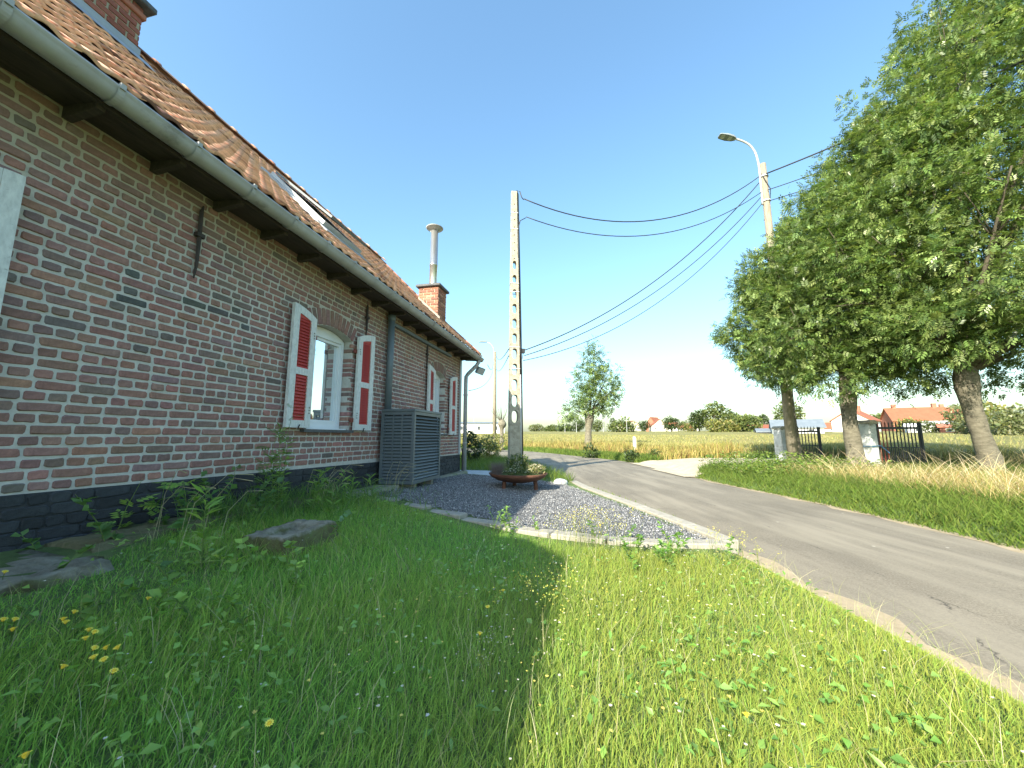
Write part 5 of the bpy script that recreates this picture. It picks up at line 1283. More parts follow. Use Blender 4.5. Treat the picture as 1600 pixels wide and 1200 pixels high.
far_tree('verge_bush', bb(1022), 15.6, 0.6, 0.38, 'small green bush in the dry margin right of the white post', 306, MG, 200, 'bush', False, 'verge bushes', 'bush', 0.0, 0.12)

# ------------------------------------------------------------------ far buildings
def far_house(name, b, dist, w, dp, hw_, hr, wallm, roofm, label, rz=0.0, gable=False, chim=0, wins=3):
    x, y = b*dist, dist; t = empty(name, (x, y, gz(x, y)), -math.atan2(x, y)+rz, label, 'building', 'distant buildings')
    m = MB(); m.box(-w/2, w/2, 0, dp, -0.5, hw_)
    if gable: m.prism([(-w/2, hw_+0.001), (w/2, hw_+0.001), (0, hw_+hr-0.05)], 0.003, dp-0.003)
    else: m.prism([(0.003, hw_+0.001), (dp-0.003, hw_+0.001), (dp/2, hw_+hr-0.05)], -w/2+0.003, w/2-0.003, axis='x')
    m.build('wall', wallm, t)
    m = MB(); o = 0.35
    if gable:
        for sg in (-1, 1):
            m.add([(sg*(w/2+o), -o, hw_-o*hr/(w/2)), (0, -o, hw_+hr), (0, dp+o, hw_+hr), (sg*(w/2+o), dp+o, hw_-o*hr/(w/2)), (sg*(w/2+o), -o, hw_-o*hr/(w/2)+0.2), (0, -o, hw_+hr+0.2), (0, dp+o, hw_+hr+0.2), (sg*(w/2+o), dp+o, hw_-o*hr/(w/2)+0.2)], [(0,1,2,3),(4,5,6,7),(0,1,5,4),(1,2,6,5),(2,3,7,6),(3,0,4,7)])
    else:
        for y0, sg in ((-o, 1), (dp+o, -1)):
            e = hw_-o*hr/(dp/2); m.add([(-w/2-o, y0, e), (w/2+o, y0, e), (w/2+o, dp/2, hw_+hr), (-w/2-o, dp/2, hw_+hr), (-w/2-o, y0, e+0.2), (w/2+o, y0, e+0.2), (w/2+o, dp/2, hw_+hr+0.2), (-w/2-o, dp/2, hw_+hr+0.2)], [(0,1,2,3),(4,5,6,7),(0,1,5,4),(1,2,6,5),(2,3,7,6),(3,0,4,7)])
    ro = m.build('roof', roofm, t)
    for c in range(chim):
        cx = -w/2+w*(0.15+0.7*c/max(1, chim-1)) if chim > 1 else 0.1*w; m = MB(); m.box(cx-0.4, cx+0.4, dp/2-0.4, dp/2+0.4, hw_+hr-0.6, hw_+hr+1.1); m.build('chimney', M['far_brick'], ro)
    for i in range(wins):
        cx = -w/2+w*(i+0.5)/wins; m = MB(); m.box(cx-0.5, cx+0.5, -0.06, 0.02, hw_*0.38, hw_*0.8); f = m.build('window', M['far_white'], t)
        m = MB(); m.box(cx-0.4, cx+0.4, -0.075, -0.061, hw_*0.42, hw_*0.76); m.build('pane', M['far_glass'], f)
    return t
far_house('white_warehouse', bb(748), 120, 16, 10, 3.4, 0.5, M['far_white'], M['roof_grey'], 'long low white warehouse left of the distant wooden pole', 0, False, 0, 3)
far_house('gabled_house', bb(1032), 240, 10, 9, 3.6, 4.2, M['far_cream'], M['roof_red'], 'cream gabled house under the pylon beyond the field', 0.2, True, 0, 2)
far_house('red_roofed_house', bb(1018), 255, 7, 9, 5.0, 4.6, M['far_brick'], M['roof_orange'], 'brick house with orange roof behind the cream gable', -0.5, True, 0, 1)
far_house('red_roofed_house', bb(1045), 262, 12, 8, 3.0, 3.4, M['far_white'], M['roof_red'], 'low house with red roof right of the cream gable', 0, False, 0, 3)
far_house('cream_house', bb(990), 300, 16, 9, 4.4, 4.0, M['far_cream'], M['roof_orange'], 'pale house behind bushes left of the pylon', 0.6, True, 0, 2)
far_house('far_cottage', bb(1077), 270, 12, 8, 2.4, 3.2, M['far_white'], M['roof_red'], 'cottage with red roof hidden among the distant bushes', 0.1, False, 0, 2)
far_house('far_cottage', bb(1192), 150, 10, 7, 1.5, 1.4, M['far_white'], M['roof_red'], 'low white and red sheds left of the gate pillar', 0.1, False, 0, 3)
far_house('grey_barn', bb(1248), 78, 8.4, 6, 1.6, 1.5, M['far_white'], M['roof_grey'], 'white barn with blue grey roof seen through the left gate', 0.1, False, 0, 2)
far_house('dark_shed', bb(1202), 84, 4.0, 4, 0.7, 0.6, M['far_glass'], M['roof_grey'], 'small dark roofed shed left of the weathered gate pillar', 0.1, False, 0, 0)
far_house('orange_sheds', bb(1283), 120, 9, 6, 1.4, 1.6, M['far_white'], M['roof_orange'], 'row of orange roofed sheds between the gates', 0.1, False, 0, 3)
far_house('white_barn', bb(1332), 95, 7.5, 8, 3.2, 2.6, M['far_white'], M['roof_orange'], 'tall white gabled barn with orange roof behind the middle trunk', -0.25, True, 1, 1)
far_house('brick_house', bb(1446), 96, 11, 8, 3.1, 3.2, M['far_brick'], M['roof_orange'], 'red brick house with orange roof right of the gate', 0.35, False, 2, 4)
far_house('brick_house', bb(1482), 104, 10, 8, 3.3, 3.3, M['far_brick'], M['roof_red'], 'adjoining brick house with a darker red roof behind pale shrubs', 0.35, False, 1, 3)
far_house('garden_shed', bb(1437), 74, 3.2, 3, 1.4, 0.5, M['far_white'], M['far_white'], 'white garden shed beside the iron gate stile', 0.1, False, 0, 1)
far_house('garden_shed', bb(1478), 78, 5.0, 3, 1.5, 0.9, M['far_white'], M['zinc_light'], 'pale greenhouse roof in front of the brick houses', 0.1, False, 0, 2)
far_house('brick_lean_to', bb(1502), 66, 4.5, 3, 1.3, 0.4, M['far_brick'], M['far_brick'], 'low red brick lean-to left of the large ash trunk', 0.1, False, 0, 2)
# pylon
py_ = empty('pylon', (bb(1028)*620, 620, 4.9), 0, 'faint lattice electricity pylon on the horizon', 'pylon')
m = MB(); w0, w1, H_ = 4.5, 0.8, 44
for sx in (-1, 1):
    for sy in (-1, 1): m.tube([(sx*w0, sy*w0, 0), (sx*w1, sy*w1, H_)], 0.25, 4)
for i in range(8):
    z0, z1 = H_*i/8, H_*(i+1)/8; a, b = w0+(w1-w0)*i/8, w0+(w1-w0)*(i+1)/8
    for sy in (-1, 1): m.tube([(-a, sy*a, z0), (b, sy*b, z1)], 0.12, 3); m.tube([(a, sy*a, z0), (-b, sy*b, z1)], 0.12, 3)
m.build('tower', M['galv'], py_)
for z, w in ((30, 7), (36, 8.5), (41, 6)): m = MB(); m.tube([(-w, 0, z), (w, 0, z)], 0.22, 4); m.build('crossarm', M['galv'], py_)
# thin lamp posts far across the field
for p_, ds, h, lab in ((883, 180, 8, 'thin far lamp post left of the young pollard trunk'), (901, 175, 8.5, 'thin far lamp post just left of the young pollard trunk'), (943, 180, 8, 'thin far post right of the young pollard trunk'), (980, 170, 9.0, 'thin pale mast right of the wide bushes'), (740, 140, 9, 'thin far mast left of the distant wooden pole')):
    x, y = bb(p_)*ds, ds; o = empty('far_lamp_post', (x, y, gz(x, y)), 0, lab, 'lamp post', 'far lamp posts')
    m = MB(); m.tube([(0, 0, -0.5), (0, 0, h)], [0.12, 0.08], 6); m.build('post', M['galv'], o)
    m = MB(); m.tube([(0, 0, h), (-0.8, 0, h+0.2)], 0.09, 5); m.build('lamp_head', M['galv'], o)
wp = empty('marker_post', (bb(991)*18.5, 18.5, gz(bb(991)*18.5, 18.5)), 0, 'short white marker post in the dry field margin', 'post')
m = MB(); m.box(-0.06, 0.06, -0.06, 0.06, -0.1, 0.78); m.build('post', M['far_white'], wp); m = MB(); m.prism([(-0.07, 0.78), (0.07, 0.78), (0, 0.86)], -0.07, 0.07); m.build('cap', M['far_white'], wp)

# ------------------------------------------------------------------ the crop beyond the lane
FB = catmull([(24,3.5),(16,8.6),(12.6,12.3),(11.2,14.6),(8.9,17.2),(6.9,19.2),(5.9,22.5),(4.4,27.5),(1.2,33.5),(-7,40.5),(-22,48)], 6)
rad = np.concatenate([[0, 0.15, 0.5, 1, 2, 3.2], np.geomspace(4.5, 290, 44)])
rgf = np.random.default_rng(77); V = []
for p in FB:
    u = p/np.linalg.norm(p); P = p[None]+u[None]*rad[:, None]; V.append(P)
V = np.array(V); sh = V.shape[:2]; xy = V.reshape(-1, 2); z = ground_z(xy[:,0], xy[:,1])
hcrop = 0.36*sstep(0.0, 0.4, np.tile(rad, sh[0])); z = z+hcrop+rgf.normal(0, 0.02, len(z))*np.clip(np.hypot(xy[:,0], xy[:,1])/40, 0.4, 3)
I = np.arange(len(z)).reshape(sh); qd = np.stack([I[:-1,:-1].ravel(), I[:-1,1:].ravel(), I[1:,1:].ravel(), I[1:,:-1].ravel()], 1)
prop(link('field', npmesh('field', np.column_stack([xy, z]), qd, mat=M['field'])), kind='structure')
n = 52000; i = rgf.integers(0, len(FB)-1, n); t = rgf.random(n); p = FB[i]*(1-t)[:, None]+FB[i+1]*t[:, None]; u = p/np.linalg.norm(p, axis=1)[:, None]
p = p+u*(55*rgf.random(n)**1.8)[:, None]; dd = np.hypot(p[:,0], p[:,1])
pal = [(0.33,0.295,0.11), (0.27,0.26,0.08), (0.19,0.215,0.055), (0.42,0.375,0.17)]
v = blades(p[:,0], p[:,1], ground_z(p[:,0], p[:,1])+0.12, rgf.uniform(0.30, 0.48, n), 0.006+0.0007*dd, rgf.uniform(0.15, 0.75, n), choose_cols(n, pal, [4,3,2,2], 0.15, rgf), rgf)
prop(link('ripening_wheat', npmesh('ripening_wheat', *v, M['dry'], False)), 'golden green ripening wheat filling the field beyond the lane', 'wheat', kind='stuff')

# ------------------------------------------------------------------ verges
def verge(name, n, pts_fn, h, w, lean, pal, wts, label, cat, mat='dry', seed=1, kind='stuff'):
    rng = np.random.default_rng(seed); x, y, hs = pts_fn(n, rng); n = len(x)
    v = blades(x, y, ground_z(x, y)-0.01, rng.uniform(h[0], h[1], n)*hs, rng.uniform(w[0], w[1], n), rng.uniform(lean[0], lean[1], n), choose_cols(n, pal, wts, 0.2, rng), rng)
    return prop(link(name, npmesh(name, *v, M[mat], False)), label, cat, kind=kind)
def far_side(lo, hi, y0, y1, hfun=None, pw=1.0, skip=True):
    def f(n, rng):
        L = RD[:, 2:]; i = rng.integers(0, len(L)-1, n*3); t = rng.random(n*3)[:, None]; e = L[i]*(1-t)+L[i+1]*t; o = RD[:, :2][i]; u = unit(e-o)
        r = lo+(hi-lo)*rng.random(n*3)**pw; p = e+u*r[:, None]; ok = (p[:,1] > y0) & (p[:,1] < y1)
        if skip: ok &= ~inpoly(p[:,0], p[:,1], [(4.3,9.3),(5.2,10.8),(6.3,11.6),(7.7,12.0),(8.9,12.5),(9.7,13.3),(9.4,14.5),(6.0,14.7),(4.4,14.9)])
        p = p[ok][:n]; r = r[ok][:n]; return p[:,0], p[:,1], (np.ones(len(p)) if hfun is None else hfun(p, r, rng))
    return f
GOLD = [(0.34,0.275,0.085), (0.25,0.20,0.06), (0.20,0.21,0.05), (0.40,0.33,0.13), (0.20,0.12,0.05)]
GREEN = [(0.12,0.20,0.032), (0.175,0.25,0.045), (0.22,0.29,0.06), (0.085,0.145,0.025)]
def weed_h(p, r, rng): return np.clip(0.75+0.35*np.sin(p[:,0]*1.1+2*np.sin(p[:,1]*0.7))*np.sin(p[:,1]*1.3), 0.4, 1.15)
verge('verge_weeds', 14000, far_side(0.9, 4.2, 14.6, 36, weed_h), (0.30, 0.72), (0.012, 0.035), (0.1, 0.6), GOLD, [4,3,5,3,2], 'tall golden dry weeds along the far side of the lane', 'weeds', 'dry', 51)
verge('verge_grass_far', 9000, far_side(-0.02, 1.1, 14.6, 36), (0.10, 0.30), (0.012, 0.03), (0.2, 0.9), GREEN, [3,4,3,1], 'short green grass strip between the lane and the dry weeds', 'grass', 'grass', 52)
def nearfront(p, r, rng): return np.clip(0.45+r*0.5, 0.4, 1.0)
verge('verge_grass_right', 30000, far_side(-0.03, 1.5, -1.0, 12.5, nearfront), (0.12, 0.30), (0.006, 0.013), (0.3, 1.2), GREEN, [3,4,4,1], 'fresh green grass along the lane below the ash trees', 'grass', 'grass', 53)
def dry_h(p, r, rng): return np.clip(1.0-0.11*(p[:,1]-5.0), 0.35, 1.0)*np.where(r > 3.2, 0.55, 1.0)
verge('dry_grass_right', 24000, far_side(1.1, 5.6, -1.0, 9.4, dry_h), (0.22, 0.56), (0.003, 0.0065), (0.3, 1.3), [(0.44,0.36,0.17), (0.34,0.265,0.10), (0.29,0.20,0.075), (0.22,0.25,0.07)], [4,4,2,4], 'dry straw coloured grass under the ash trees', 'grass', 'dry', 54)
def clump_h(p, r, rng): return np.clip(0.7+0.3*np.sin(p[:,0]*1.9)*np.sin(p[:,1]*2.3), 0.4, 1.1)
verge('tall_seed_grass', 1300, far_side(1.5, 3.4, 2.5, 8.8, clump_h), (0.55, 0.9), (0.0035, 0.0065), (0.5, 1.0), [(0.68,0.58,0.38), (0.58,0.47,0.26)], [1,1], 'pale arching seed grass tufts in front of the ash trunks', 'grass', 'dry', 55)
verge('shade_grass', 26000, far_side(2.6, 9.5, 4.0, 16.0), (0.08, 0.24), (0.007, 0.016), (0.2, 0.9), [(0.08,0.13,0.025),(0.12,0.17,0.035),(0.17,0.19,0.05)], [4,4,2], 'shaded grass round the ash trunks and gates', 'grass', 'grass', 56)
# nettles and leafy weeds left of the gate
rg = np.random.default_rng(61); f = far_side(0.45, 3.1, 7.6, 12.4); x, y, _ = f(9000, rg); hh = rg.uniform(0.02, 0.42, len(x))*np.clip(1.1-0.12*np.abs(y-10.2), 0.5, 1); P = np.column_stack([x, y, ground_z(x, y)+hh]); n = len(x)
D = np.column_stack([rg.normal(0, 1, n), rg.normal(0, 1, n), rg.uniform(-0.3, 0.6, n)])
v = leaves(P, D, rg.uniform(0.05, 0.11, n), rg.uniform(0.022, 0.05, n), choose_cols(n, GREEN+[(0.22,0.24,0.10)], [3,4,3,2,1], 0.2, rg), rg)
prop(link('nettle_bank', npmesh('nettle_bank', v[0], None, v[2], v[3], M['leaf'], False)), 'bank of leafy green nettles left of the gate pillar', 'nettles', kind='stuff')

# grass on the house side: behind the gravel, along kerb and path
def strip(P0, n, seed, h, label, dens=None, pal=GREEN, w=(0.005, 0.011)):
    rng = np.random.default_rng(seed); P0 = np.array(P0); lo, hi = P0.min(0), P0.max(0); x = rng.uniform(lo[0], hi[0], n); y = rng.uniform(lo[1], hi[1], n); ok = inpoly(x, y, [tuple(p) for p in P0]); x, y = x[ok], y[ok]; k = len(x)
    v = blades(x, y, ground_z(x, y), rng.uniform(*h, k), rng.uniform(*w, k), rng.uniform(0.2, 1.0, k), choose_cols(k, pal, [3,4,3,1], 0.2, rng), rng)
    prop(link('roadside_grass', npmesh('roadside_grass', *v, M['grass'], False)), label, 'grass', kind='stuff')
strip([(-1.6,10.2),(-0.4,9.9),(-0.2,8.6),(0.7,8.0),(1.2,7.6),(1.3,8.3),(1.15,10.2),(0.9,12.4),(0.35,15.0),(-0.9,18.2),(-3.2,22),(-4,16)], 26000, 62, (0.10, 0.28), 'shaded green grass between house corner, concrete pole and lane')
strip([(1.30,7.9),(1.38,7.2),(1.57,6.0),(1.76,4.9),(1.92,3.9),(2.02,3.4),(2.02,5.0),(1.84,6.3),(1.5,8.0)], 1500, 63, (0.02, 0.10), 'thin grass growing in the gap along the kerb')

# ------------------------------------------------------------------ the lawn
EDG = [(-2.35,5.12),(-1.75,4.76),(-1.05,4.32),(0.0,3.73),(0.56,3.45),(1.1,3.24),(1.86,3.20)]
LAWN = [xy_of(-2.0, 0.9), xy_of(1.4, 0.75), xy_of(1.8, 0.5), xy_of(2.6, 0.42), xy_of(4.0, 0.28), (-2.35, 5.12)]+EDG[1:]+[(2.02,3.1),(2.06,2.0),(2.03,0.6),(2.1,-1.2)]
ex = np.array([p[0] for p in EDG]); ey = np.array([p[1] for p in EDG])
def lawn_pts(n, rng, near=0.0):
    x = rng.uniform(-4.2, 2.15, n); y = rng.uniform(-1.2, 5.2, n)
    ok = inpoly(x, y, LAWN); ok &= (y < np.interp(x, ex, ey)-rng.exponential(0.04, n)) | (x < -2.35)
    ok &= (np.abs(x) < 1.55*(y+0.75)) 
    d_ = np.hypot(x, y); ok &= (rng.random(n) < np.clip(1.9/np.maximum(d_, 0.3), 0.35, 1.0)) & (d_ > 0.25)
    s, q = x*dX+y*dY, x*nX+y*nY+DW
    ok &= ~((s > 2.10) & (s < 2.62) & (q > 0.90) & (q < 1.30))
    return x[ok], y[ok]
rg = np.random.default_rng(71)
x, y = lawn_pts(640000, rg); n = len(x)
s_, q_ = x*dX+y*dY, x*nX+y*nY+DW
patch = 0.5+0.5*np.sin(x*2.1+1.3*np.sin(y*1.7))*np.sin(y*2.6+0.7*np.sin(x*2.9))
rdl = -road_d(x, y)[0]*-1
edge_f = np.clip(rdl/0.5, 0.25, 1.0)
h = rg.gamma(6, 0.0088, n)*(0.75+0.5*patch)*edge_f; h = np.clip(h, 0.025, 0.19)*(1-0.5*((q_ < 1.25)&(s_ < 1.9)))
ed_ = np.clip((np.interp(x, ex, ey)-y)/0.35, 0.35, 1.0); h = h*np.where(x > -2.2, ed_, 1.0)
lean = np.clip(rg.gamma(3, 0.22, n), 0.05, 1.5)
az = rg.normal(0.6, 1.5, n)+2*np.sin(x*1.3)*np.cos(y*1.1)
cols = choose_cols(n, [(0.21,0.42,0.075), (0.27,0.50,0.09), (0.34,0.55,0.12), (0.5,0.5,0.26), (0.16,0.34,0.06)], [4,5,3,0.6,1.5], 0.2, rg)
warm = (0.85+0.3*patch)[:, None]; cols = cols*np.concatenate([warm, np.ones((n,1)), np.ones((n,1))], 1)
sun_tint = np.clip((q_-2.35)/0.8, 0, 1)[:, None]*rg.uniform(0.35, 1.0, (n, 1)); cols = cols*(1-sun_tint)+np.array([(0.40,0.42,0.09)])*rg.uniform(0.8, 1.2, (n, 1))*sun_tint  # sunlight painted into the blades: yellower away from the house
wd = rg.uniform(0.0015, 0.0037, n)
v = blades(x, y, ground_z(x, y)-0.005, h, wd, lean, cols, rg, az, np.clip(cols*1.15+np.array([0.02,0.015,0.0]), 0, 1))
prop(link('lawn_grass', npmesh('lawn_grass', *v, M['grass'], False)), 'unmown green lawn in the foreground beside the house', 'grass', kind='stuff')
print('lawn blades', n)
# thin pale stalks and dead blades through the lawn
x, y = lawn_pts(9000, rg); n = len(x)
v = blades(x, y, ground_z(x, y), rg.uniform(0.09, 0.22, n), rg.uniform(0.001, 0.002, n), rg.uniform(0.1, 1.1, n), choose_cols(n, [(0.42,0.40,0.22), (0.30,0.33,0.12), (0.5,0.46,0.30)], [2,3,1], 0.2, rg), rg)
prop(link('lawn_stalks', npmesh('lawn_stalks', *v, M['dry'], False)), 'thin pale dry stalks standing among the lawn grass', 'grass', kind='stuff')
# broad leaves low in the lawn
x, y = lawn_pts(15000, rg); 
pt = np.sin(x*3.3+2)*np.sin(y*2.7+1)+0.35*np.sin(x*9)*np.sin(y*8)
kp = ((pt > 0.15) | (rg.random(len(x)) < 0.12)) & (road_d(x, y)[0] > 0.3); x, y = x[kp], y[kp]; n = len(x)
a = rg.uniform(0, 6.28, n); P = np.column_stack([x, y, ground_z(x, y)+rg.uniform(0.02, 0.10, n)]); D = np.column_stack([np.cos(a), np.sin(a), rg.uniform(0.0, 0.7, n)])
v = leaves(P, D, rg.uniform(0.02, 0.05, n), rg.uniform(0.01, 0.026, n), choose_cols(n, [(0.16,0.31,0.06), (0.21,0.38,0.08), (0.26,0.42,0.11)], [3,4,2], 0.2, rg), rg)
prop(link('lawn_clover', npmesh('lawn_clover', v[0], None, v[2], v[3], M['leaf'], False)), 'low broad leaved weeds and clover in the lawn', 'weeds', kind='stuff')
# small white and pale yellow blossoms thick in the sunny part
def blossoms(name, x, y, z, size, cols, label, rng, seed=0, petals=6):
    n = len(x); a = rng.uniform(0, 6.28, (n, 1))+np.arange(petals)[None]*(6.283/petals); P = np.repeat(np.column_stack([x, y, z]), petals, 0)
    up = rng.uniform(0.15, 0.9, (n, 1))+np.zeros((1, petals)); D = np.column_stack([np.cos(a).ravel(), np.sin(a).ravel(), up.ravel()])
    sz_ = np.repeat(size, petals); v1 = leaves(P, D, sz_, sz_*0.75, np.repeat(cols, petals, 0), rng, 0.05)
    gzv = ground_z(x, y); st = blades(x, y, gzv, z-gzv+0.001, np.full(n, 0.0022), np.full(n, 0.02), colvar(n, (0.13,0.19,0.05), 0.2, rng), rng)
    v = merge([v1, st]); return prop(link(name, npmesh(name, *v, M['petal'], False)), label, 'flowers', kind='stuff')
x, y = lawn_pts(9000, rg); qn = x*nX+y*nY+DW
kp = (road_d(x, y)[0] > 0.4) & (qn > 2.2) & (rg.random(len(x)) < np.clip(0.25+0.55*(y/3.5), 0, 0.9)); x, y = x[kp][:900], y[kp][:900]; n = len(x)
blossoms('lawn_blossoms', x, y, ground_z(x, y)+rg.uniform(0.08, 0.17, n), rg.uniform(0.004, 0.0085, n), choose_cols(n, [(0.68,0.66,0.50), (0.70,0.60,0.16), (0.7,0.68,0.6)], [4,4,2], 0.1, rg), 'tiny cream and pale yellow blossoms scattered in the sunlit lawn', rg)
x, y = lawn_pts(2500, rg); qn = x*nX+y*nY+DW; kp = qn < 2.2; x, y = x[kp][:90], y[kp][:90]; n = len(x)
blossoms('lawn_white_blossoms', x, y, ground_z(x, y)+rg.uniform(0.08, 0.16, n), rg.uniform(0.003, 0.006, n), colvar(n, (0.6,0.6,0.58), 0.1, rg, 0.03), 'tiny white blossoms dotted in the shaded lawn', rg)
# yellow daisies standing one by one in the shaded grass
FLW = [(8,893,.33),(6,967,.30),(24,967,.28),(20,982,.27),(117,955,.27),(99,966,.28),(103,971,.27),(139,983,.26),(148,987,.26),(134,996,.25),(148,1012,.25),(146,1026,.24),(165,1011,.25),(183,1011,.25),(162,1030,.24),(100,1040,.24),(178,1048,.24),(421,1130,.17),(232,934,.24),(786,922,.14),(762,948,.14),(750,989,.14),(1166,1115,.12),(40,1178,.22)]
_sp, _cp = math.sin(R(7.876)), math.cos(R(7.876))
hd = MB(); hd.lathe([(0.0, 0.004), (0.0045, 0.003), (0.006, -0.002), (0.002, -0.008)], n=8)
pm = MB()
for i in range(11):
    a = 6.283*i/11; c, s_ = math.cos(a), math.sin(a); t = (-s_, c)
    pm.add([(0.004*c, 0.004*s_, 0), (0.0075*c+0.0024*t[0], 0.0075*s_+0.0024*t[1], 0.002), (0.0115*c, 0.0115*s_, 0.001), (0.0075*c-0.0024*t[0], 0.0075*s_-0.0024*t[1], 0.002)], [(0,1,2,3)])
hme = hd.mesh('disc', M['petal'], True, (0.85,0.6,0.05)); pme = pm.mesh('petals', M['petal'], False, (0.95,0.84,0.14))
LONE = {0: 'yellow daisy above the mossy footing at the left edge', 17: 'lone yellow daisy low in the shaded lawn, left of centre', 18: 'lone yellow daisy between footing and stone trough', 19: 'yellow daisy at the shadow line, highest of three there', 20: 'middle one of three yellow daisies at the shadow line', 21: 'lowest of three yellow daisies at the shadow line', 22: 'lone yellow daisy in the sunlit lawn at the right', 23: 'yellow daisy in the bottom left corner'}
for fi, (u_, v_, z) in enumerate(FLW):      # spots read off the photograph once, as points in the meadow
    uu, vv = (u_-800)/600, (600-v_)/600; ry, rz_ = _cp-vv*_sp, _sp+vv*_cp; t = (z-EYE)/rz_; x, y = uu*t, ry*t; g0 = gz(x, y)
    fl = empty('yellow_daisy', (x, y, g0), random.uniform(0, 6), LONE.get(fi, 'yellow daisy in the loose cluster at the left of the shaded lawn'), 'flower', 'yellow daisies in the lawn')
    hgt = max(z-g0, 0.06); m = MB(); m.tube([(0.01, 0.0, -0.01), (0.004, 0.003, hgt*0.6), (0, 0, hgt)], [0.0014, 0.0012, 0.001], 5); m.build('stem', M['grass'], fl, tint=(0.13,0.2,0.05))
    tl = (random.uniform(-0.4, 0.4), random.uniform(-0.4, 0.4), 0); link('disc', hme, fl, (0, 0, hgt), tl); link('petals', pme, fl, (0, 0, hgt), tl)

# ------------------------------------------------------------------ weeds growing at the foot of the wall
def weed(name, s, q, h, nst, L, W, per, pal, label, seed, pinn=False, spread=0.1, bush=0.5, xy=None, lean=(0, 0)):
    rng = np.random.default_rng(seed); x, y = xy if xy else xy_of(s, q); z0 = gz(x, y); root = empty(name, (x, y, z0), 0, label, 'plant'); m = MB(); Ps = []; Ds = []
    for i in range(nst):
        a = rng.uniform(0, 6.28); bx, by = rng.normal(0, spread*0.4), rng.normal(0, spread*0.4); hh = h*rng.uniform(0.6, 1.0) if i else h; ex_, ey_ = bx+math.cos(a)*spread*hh*1.2+lean[0], by+math.sin(a)*spread*hh*1.2+lean[1]
        pts = [(bx, by, -0.02), (bx*0.6+ex_*0.4, by*0.6+ey_*0.4, hh*0.5), (ex_, ey_, hh)]; m = MB(); m.tube(pts, [0.0032, 0.0026, 0.001], 5); m.build('stem', M['grass'], root, tint=(0.24,0.34,0.10)); pts = catmull(pts, 8)
        for k_ in range(per):
            f = rng.uniform(0.12, 1.0); p = pts[int(f*(len(pts)-1))]; an = rng.uniform(0, 6.28); Ps.append(p); Ds.append((math.cos(an), math.sin(an), rng.uniform(0.0, 0.9)))
    P, D = np.array(Ps), np.array(Ds); n = len(P); c = choose_cols(n, pal, [1]*len(pal), 0.2, rng)
    v = ash_leaves(P, D, rng.uniform(0.7, 1.2, n)*L, c, rng, 3, W) if pinn else leaves(P, D, rng.uniform(0.7, 1.2, n)*L, rng.uniform(0.8, 1.2, n)*W, c, rng, 0.15)
    link('leaves', npmesh('leaves', v[0], v[1], v[2], v[3], M['leaf'], False), root); return root
WG = [(0.17,0.31,0.06), (0.22,0.37,0.08), (0.13,0.25,0.05)]; WD = [(0.11,0.22,0.065), (0.15,0.27,0.085)]; WL = [(0.26,0.42,0.09), (0.20,0.35,0.07)]
weed('tall_weed', 2.95, 0.42, 0.78, 3, 0.085, 0.016, 70, WG, 'tall narrow leaved weed rising below the first window', 81, spread=0.07)
weed('feathery_weed', 3.0, 0.22, 0.95, 2, 0.12, 0.30, 22, WD, 'feathery grey green weed against the bricks under the window', 82, True, 0.12)
weed('bramble', 2.55, 0.42, 0.42, 5, 0.075, 0.045, 24, WD, 'dark leafy bramble in front of the black plinth', 83, spread=0.5)
weed('bramble', 2.25, 0.38, 0.34, 4, 0.065, 0.04, 22, WD, 'smaller dark bramble left of the tall weed', 84, spread=0.5)
weed('elder_sprout', 2.08, 0.22, 0.36, 3, 0.11, 0.5, 7, WL, 'bright green elder sprout against the plinth', 85, True, 0.25)
weed('ground_ivy', 1.62, 0.55, 0.14, 5, 0.05, 0.035, 12, WD, 'small dark ivy patch on the mossy footing', 86, spread=0.9)
weed('lily_weed', 1.78, 1.05, 0.42, 1, 0.12, 0.02, 46, WL, 'upright lance leaved weed left of the stone trough', 87, spread=0.03)
weed('fern_weed', 3.15, 0.75, 0.42, 5, 0.10, 0.018, 22, WG, 'leafy weed clump behind the stone trough', 88, spread=0.3)
weed('broadleaf_weed', 1.75, 1.35, 0.16, 7, 0.055, 0.036, 12, WL, 'broad leaved weed in the shaded grass before the footing', 89, spread=0.5)
weed('broadleaf_weed', 1.2, 1.45, 0.16, 8, 0.055, 0.036, 12, WG, 'large leaved clump at the lower left of the lawn', 90, spread=0.6)
weed('corner_tuft', 3.75, 0.55, 0.34, 6, 0.12, 0.012, 22, WG, 'grassy tuft beside the beige concrete slab', 91, spread=0.35)
weed('nettle_clump', 0, 0, 0.20, 14, 0.042, 0.022, 30, WG, 'green nettle clump in the sunlit lawn near the edging', 92, spread=0.5, xy=(1.02, 2.95))
weed('edge_weed', 0, 0, 0.24, 8, 0.038, 0.018, 26, WL, 'leafy weed growing over the edging at the shadow line', 93, spread=0.35, xy=(-0.02, 3.55))
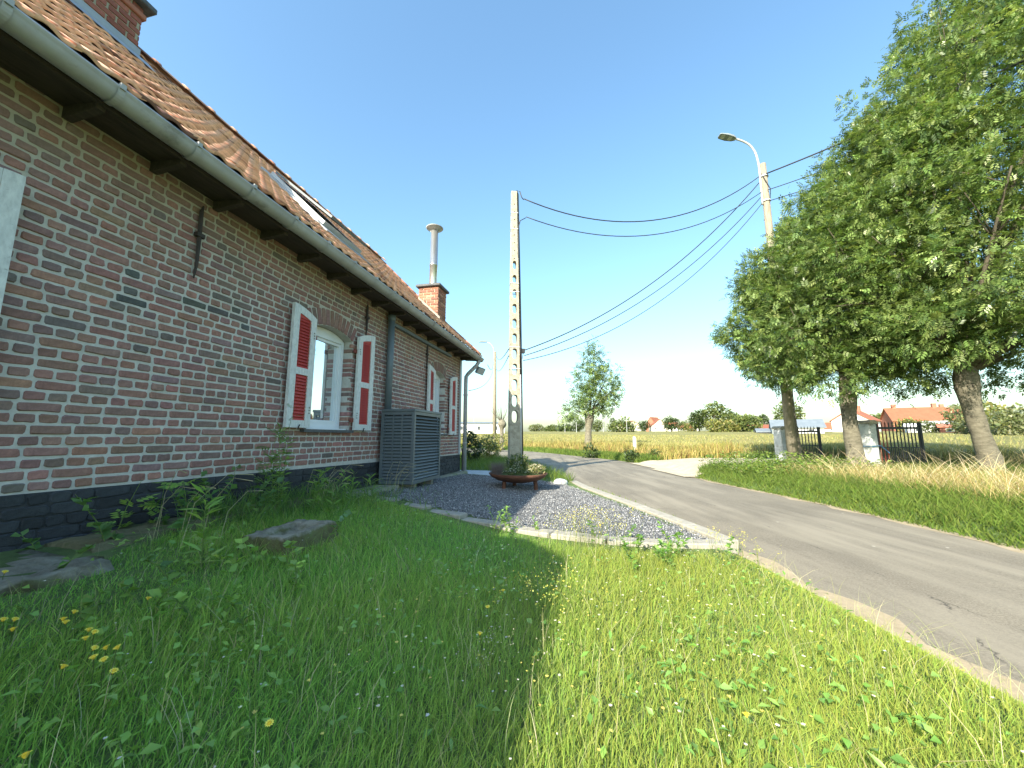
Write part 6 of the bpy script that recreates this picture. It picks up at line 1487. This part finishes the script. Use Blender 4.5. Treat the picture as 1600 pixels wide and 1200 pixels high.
def seedy(name, x, y, n, h, label, cols, seed, r=0.25, size=0.006):
    rng = np.random.default_rng(seed); root = empty(name, (x, y, 0), 0, label, 'plant'); px = rng.normal(0, r*0.5, n); py = rng.normal(0, r*0.3, n); g0 = ground_z(px+x, py+y); hh = rng.uniform(0.55, 1.0, n)*h
    st = blades(px, py, g0, hh, np.full(n, 0.003), rng.uniform(0.1, 0.4, n), colvar(n, (0.2,0.24,0.07), 0.2, rng), rng); prop(link('stems', npmesh('stems', *st, M['grass'], False), root), kind='stuff')
    tip = st[0].reshape(-1, 7, 3)[:, 6]; k_ = 9; P = np.repeat(tip, k_, 0)+rng.normal(0, 0.016, (n*k_, 3))*np.array([1, 1, 1.4]); D = rng.normal(0, 1, (n*k_, 3)); D[:, 2] = abs(D[:, 2])
    v = leaves(P, D, np.full(n*k_, size*1.6), np.full(n*k_, size*1.2), choose_cols(n*k_, cols, [1]*len(cols), 0.15, rng), rng); prop(link('flower_heads', npmesh('flower_heads', v[0], None, v[2], v[3], M['petal'], False), root), kind='stuff')
YL = [(0.68,0.60,0.10), (0.60,0.55,0.14), (0.42,0.45,0.10)]
seedy('yellow_bedstraw', 0.62, 3.27, 95, 0.30, 'yellow flowering bedstraw clump leaning over the edging', YL, 94, 0.42)
seedy('yellow_bedstraw', 0.15, 2.0, 34, 0.22, 'small yellow bedstraw clump in the sunny grass by the shadow line', YL, 95, 0.3)
seedy('yellow_bedstraw', 1.62, 3.02, 30, 0.20, 'yellow bedstraw at the tip of the gravel by the lane', YL, 96, 0.3)
seedy('seed_stalks', 0.02, 1.5, 14, 0.20, 'dry stalks with pale round seed heads on the shadow line', [(0.55,0.52,0.42), (0.45,0.42,0.3)], 97, 0.22, 0.004)
for i, (s, q, lab, k_) in enumerate(((4.55, 0.66, 'long arching dry grass stalks beside the louvred cover', 10), (3.4, 0.5, 'dry grass stalks leaning on the plinth under the window', 12), (2.0, 0.5, 'pale dry stalks in front of the black plinth', 3), (1.95, 0.8, 'bent dry stalks left of the stone trough', 3))):
    rng = np.random.default_rng(200+i); x, y = xy_of(s, q); root = empty('dry_stalks', (x, y, gz(x, y)), 0, lab, 'plant'); m = MB()
    for _ in range(k_):
        a = rng.uniform(-1.2, 1.8); L_ = rng.uniform(0.25, 0.5); bx, by = rng.normal(0, 0.06), rng.normal(0, 0.06); m.tube([(bx, by, -0.02), (bx+0.12*L_*math.cos(a), by+0.12*L_*math.sin(a), L_*0.6), (bx+0.45*L_*math.cos(a), by+0.45*L_*math.sin(a), L_*0.93), (bx+0.75*L_*math.cos(a), by+0.75*L_*math.sin(a), L_*0.9)], [0.0018, 0.0016, 0.0014, 0.003], 4)
    prop(m.build('stalks', M['dry'], root, tint=(0.42,0.38,0.22)), kind='stuff')
# grass tufts against the wall foot
rg = np.random.default_rng(99); n = 3600; s = rg.uniform(2.3, 5.2, n); q = 0.12+rg.gamma(2, 0.16, n); x, y = s*dX+(q-DW)*nX, s*dY+(q-DW)*nY
kp = ~((s > 3.95) & (q < 0.5)) & ~((s > 2.10) & (s < 2.62) & (q > 0.90) & (q < 1.30)) & ~((s > 4.3) & (q > 0.2) & (rg.random(n) < 0.9)); x, y, q = x[kp], y[kp], q[kp]; n = len(x)
v = blades(x, y, np.maximum(ground_z(x, y), 0.0), rg.uniform(0.08, 0.30, n), rg.uniform(0.003, 0.006, n), rg.uniform(0.2, 1.3, n), choose_cols(n, WG+WD, [3,3,3,2,2], 0.2, rg), rg)
prop(link('wall_foot_grass', npmesh('wall_foot_grass', *v, M['grass'], False)), 'long grass along the foot of the wall', 'grass', kind='stuff')
